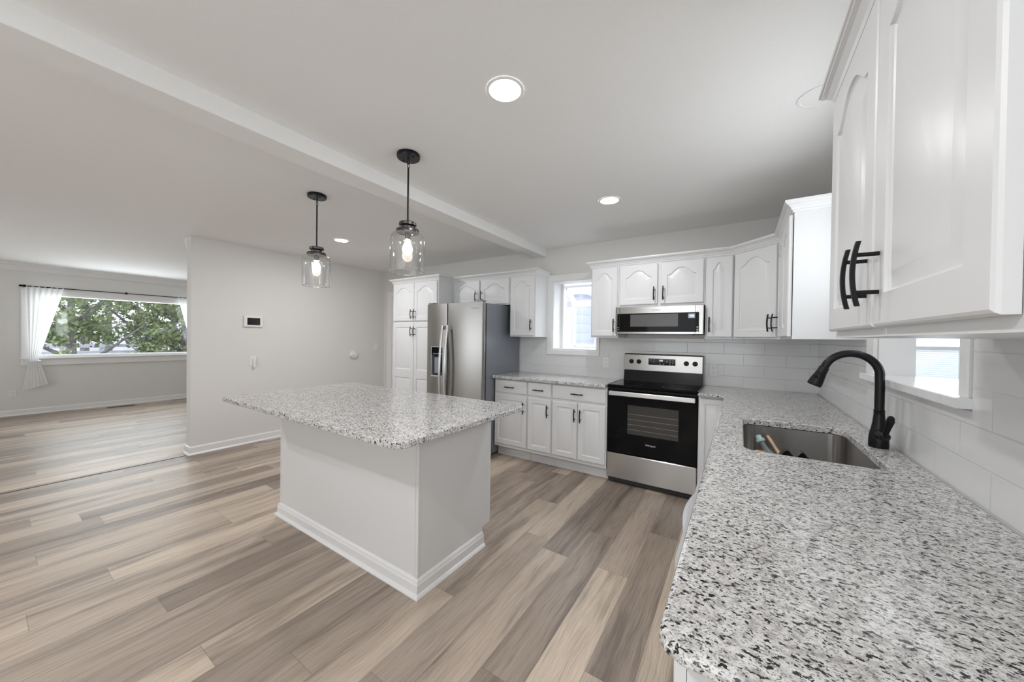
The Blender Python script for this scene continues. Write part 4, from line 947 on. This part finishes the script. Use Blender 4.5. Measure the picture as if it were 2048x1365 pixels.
# ------------------------------------------------------------------ outdoors
mb = MB(); G = 26; rows = []
for i in range(G+1):
    x = -10.2 - i*1.4; rows.append([(x, -14+j*1.6, -0.5 + max(0, (-x-13))*0.085 + 0.12*math.sin(x*0.7+j*0.8)) for j in range(22)])
mb.loft(rows, None, False, False, closed=False)
o = mb.build('ground', 'gravel'); struct(o)
struct(box(-12, 12, 4.9, 30, -0.6, -0.5).build('ground_back_yard', 'gravel'))
def tree(x, y, h, cr_, label, mat, nl, seed, cat='tree', zlow=0.4, lean=0.0):
    rnd = random.Random(seed); gz = -0.5 + max(0, (-x-13))*0.085
    t = thing('tree', label, cat, (x, y, gz), 'trees outside the picture window')
    mb = MB(); r0 = 0.10
    top = Vector((x+lean, y+lean*1.5, gz+h*0.75))
    mb.tube([(x, y, gz-0.1), (x+lean*0.2, y+lean*0.3, gz+h*0.2), (x+lean*0.5, y+lean*0.8, gz+h*0.45), top], [r0*1.3, r0, r0*0.8, r0*0.4], 10)
    for k in range(7):
        b = Vector((x+lean*0.4, y+lean*0.6, gz+h*(0.18+0.07*k))); a = rnd.uniform(0, 6.28); ln = rnd.uniform(0.8, 1.6)
        mb.tube([b, b+Vector((math.cos(a)*ln*0.5, math.sin(a)*ln*0.5, ln*0.35)), b+Vector((math.cos(a)*ln, math.sin(a)*ln, ln*0.8))], [r0*0.55, r0*0.35, r0*0.12], 7)
    mb.build('trunk', 'bark', t, True)
    mb = MB(); clusters = []
    for k in range(46):
        a = rnd.uniform(0, 6.28); rr_ = cr_*math.sqrt(rnd.random()); zz = gz+zlow+(h-zlow)*rnd.random()
        clusters.append((x+lean*0.6+rr_*math.cos(a), y+lean+rr_*math.sin(a), zz, rnd.uniform(0.18, 0.45)))
    for i in range(nl):
        c = rnd.choice(clusters); s_ = rnd.uniform(0.03, 0.075)
        p = Vector((rnd.gauss(c[0], c[3]*0.5), rnd.gauss(c[1], c[3]*0.5), rnd.gauss(c[2], c[3]*0.35)))
        a = Vector((rnd.gauss(0, 1), rnd.gauss(0, 1), rnd.gauss(0, 1))).normalized(); b = a.orthogonal().normalized()*0.6
        mb.add([p-a*s_, p+b*s_, p+a*s_, p-b*s_], [(0, 1, 2, 3)])
    mb.build('foliage', mat, t)
tree(-14.2, 1.35, 4.2, 0.9, 'bright green leafy tree close to the left side of the picture window', 'leaf', 4200, 1, zlow=1.5)
tree(-15.5, 2.75, 4.6, 1.0, 'forked grey-trunked tree in the middle of the picture window view', 'leaf', 4200, 2, zlow=1.4, lean=0.4)
tree(-14.6, 3.6, 3.4, 1.1, 'leafy green tree at the right side of the picture window view', 'leaf', 5000, 3, zlow=0.5)
tree(-19.0, 2.1, 5.5, 1.5, 'dark tree standing far behind the white fence', 'leaf2', 2600, 4, zlow=1.2)
tree(-20.0, 4.6, 5.5, 1.6, 'dark tree far back at the right of the window view', 'leaf2', 2600, 5, zlow=0.8)
tree(-23.0, 3.2, 6.0, 2.4, 'pale hazy tree farthest back in the window view', 'leaf', 2800, 6, zlow=0.8)
for (x, y, s_, lab, sd) in ((-14.0, 2.75, 0.55, 'low green bush in the middle under the forked tree', 11), (-13.2, 1.15, 0.4, 'low green bush at the lower left of the picture window', 12), (-14.2, 3.75, 0.6, 'low green bush at the lower right of the picture window', 13)):
    rnd = random.Random(sd); mb = MB()
    gz = -0.45
    for i in range(2600):
        a = rnd.uniform(0, 6.28); rr_ = s_*math.sqrt(rnd.random()); p = Vector((x+rr_*math.cos(a), y+rr_*math.sin(a), gz+0.05+rnd.random()*(1.25+0.3*s_)*math.sqrt(max(0, 1-(rr_/s_)**2*0.8))))
        a_ = Vector((rnd.gauss(0, 1), rnd.gauss(0, 1), rnd.gauss(0, 1))).normalized(); b = a_.orthogonal().normalized()*0.6; q = rnd.uniform(0.03, 0.06)
        mb.add([p-a_*q, p+b*q, p+a_*q, p-b*q], [(0, 1, 2, 3)])
    tag(mb.build('bush', 'leaf'), lab, 'bush', 'bushes outside the picture window')
fn = thing('yard_fence', 'pale horizontal-rail fence outside beyond the picture window', 'fence', (-16.5, 1.5, -0.2))
for y in (0.2, 1.4, 2.15, 3.6, 4.9): MB().rbox(-16.56, -16.46, y-0.05, y+0.05, -0.3, 1.05, 0.01).build('post', 'fence', fn)
for z in (0.45, 0.66, 0.87): MB().rbox(-16.46, -16.42, -0.6, 5.2, z, z+0.11, 0.006).build('rail', 'fence', fn)
sh_ = thing('neighbour_shed', 'bluish-white lap-sided building seen through the garden window', 'building', (-3.4, 7.5, -0.5))
box(-6.5, -2.35, 5.9, 10.5, -0.5, 2.12).build('siding', 'siding', sh_)
box(-2.36, -2.32, 6.46, 6.52, -0.5, 2.12).build('corner_trim', 'fence', sh_)
box(-6.6, -2.28, 5.82, 10.6, 2.12, 2.17).build('roof', 'fence', sh_)
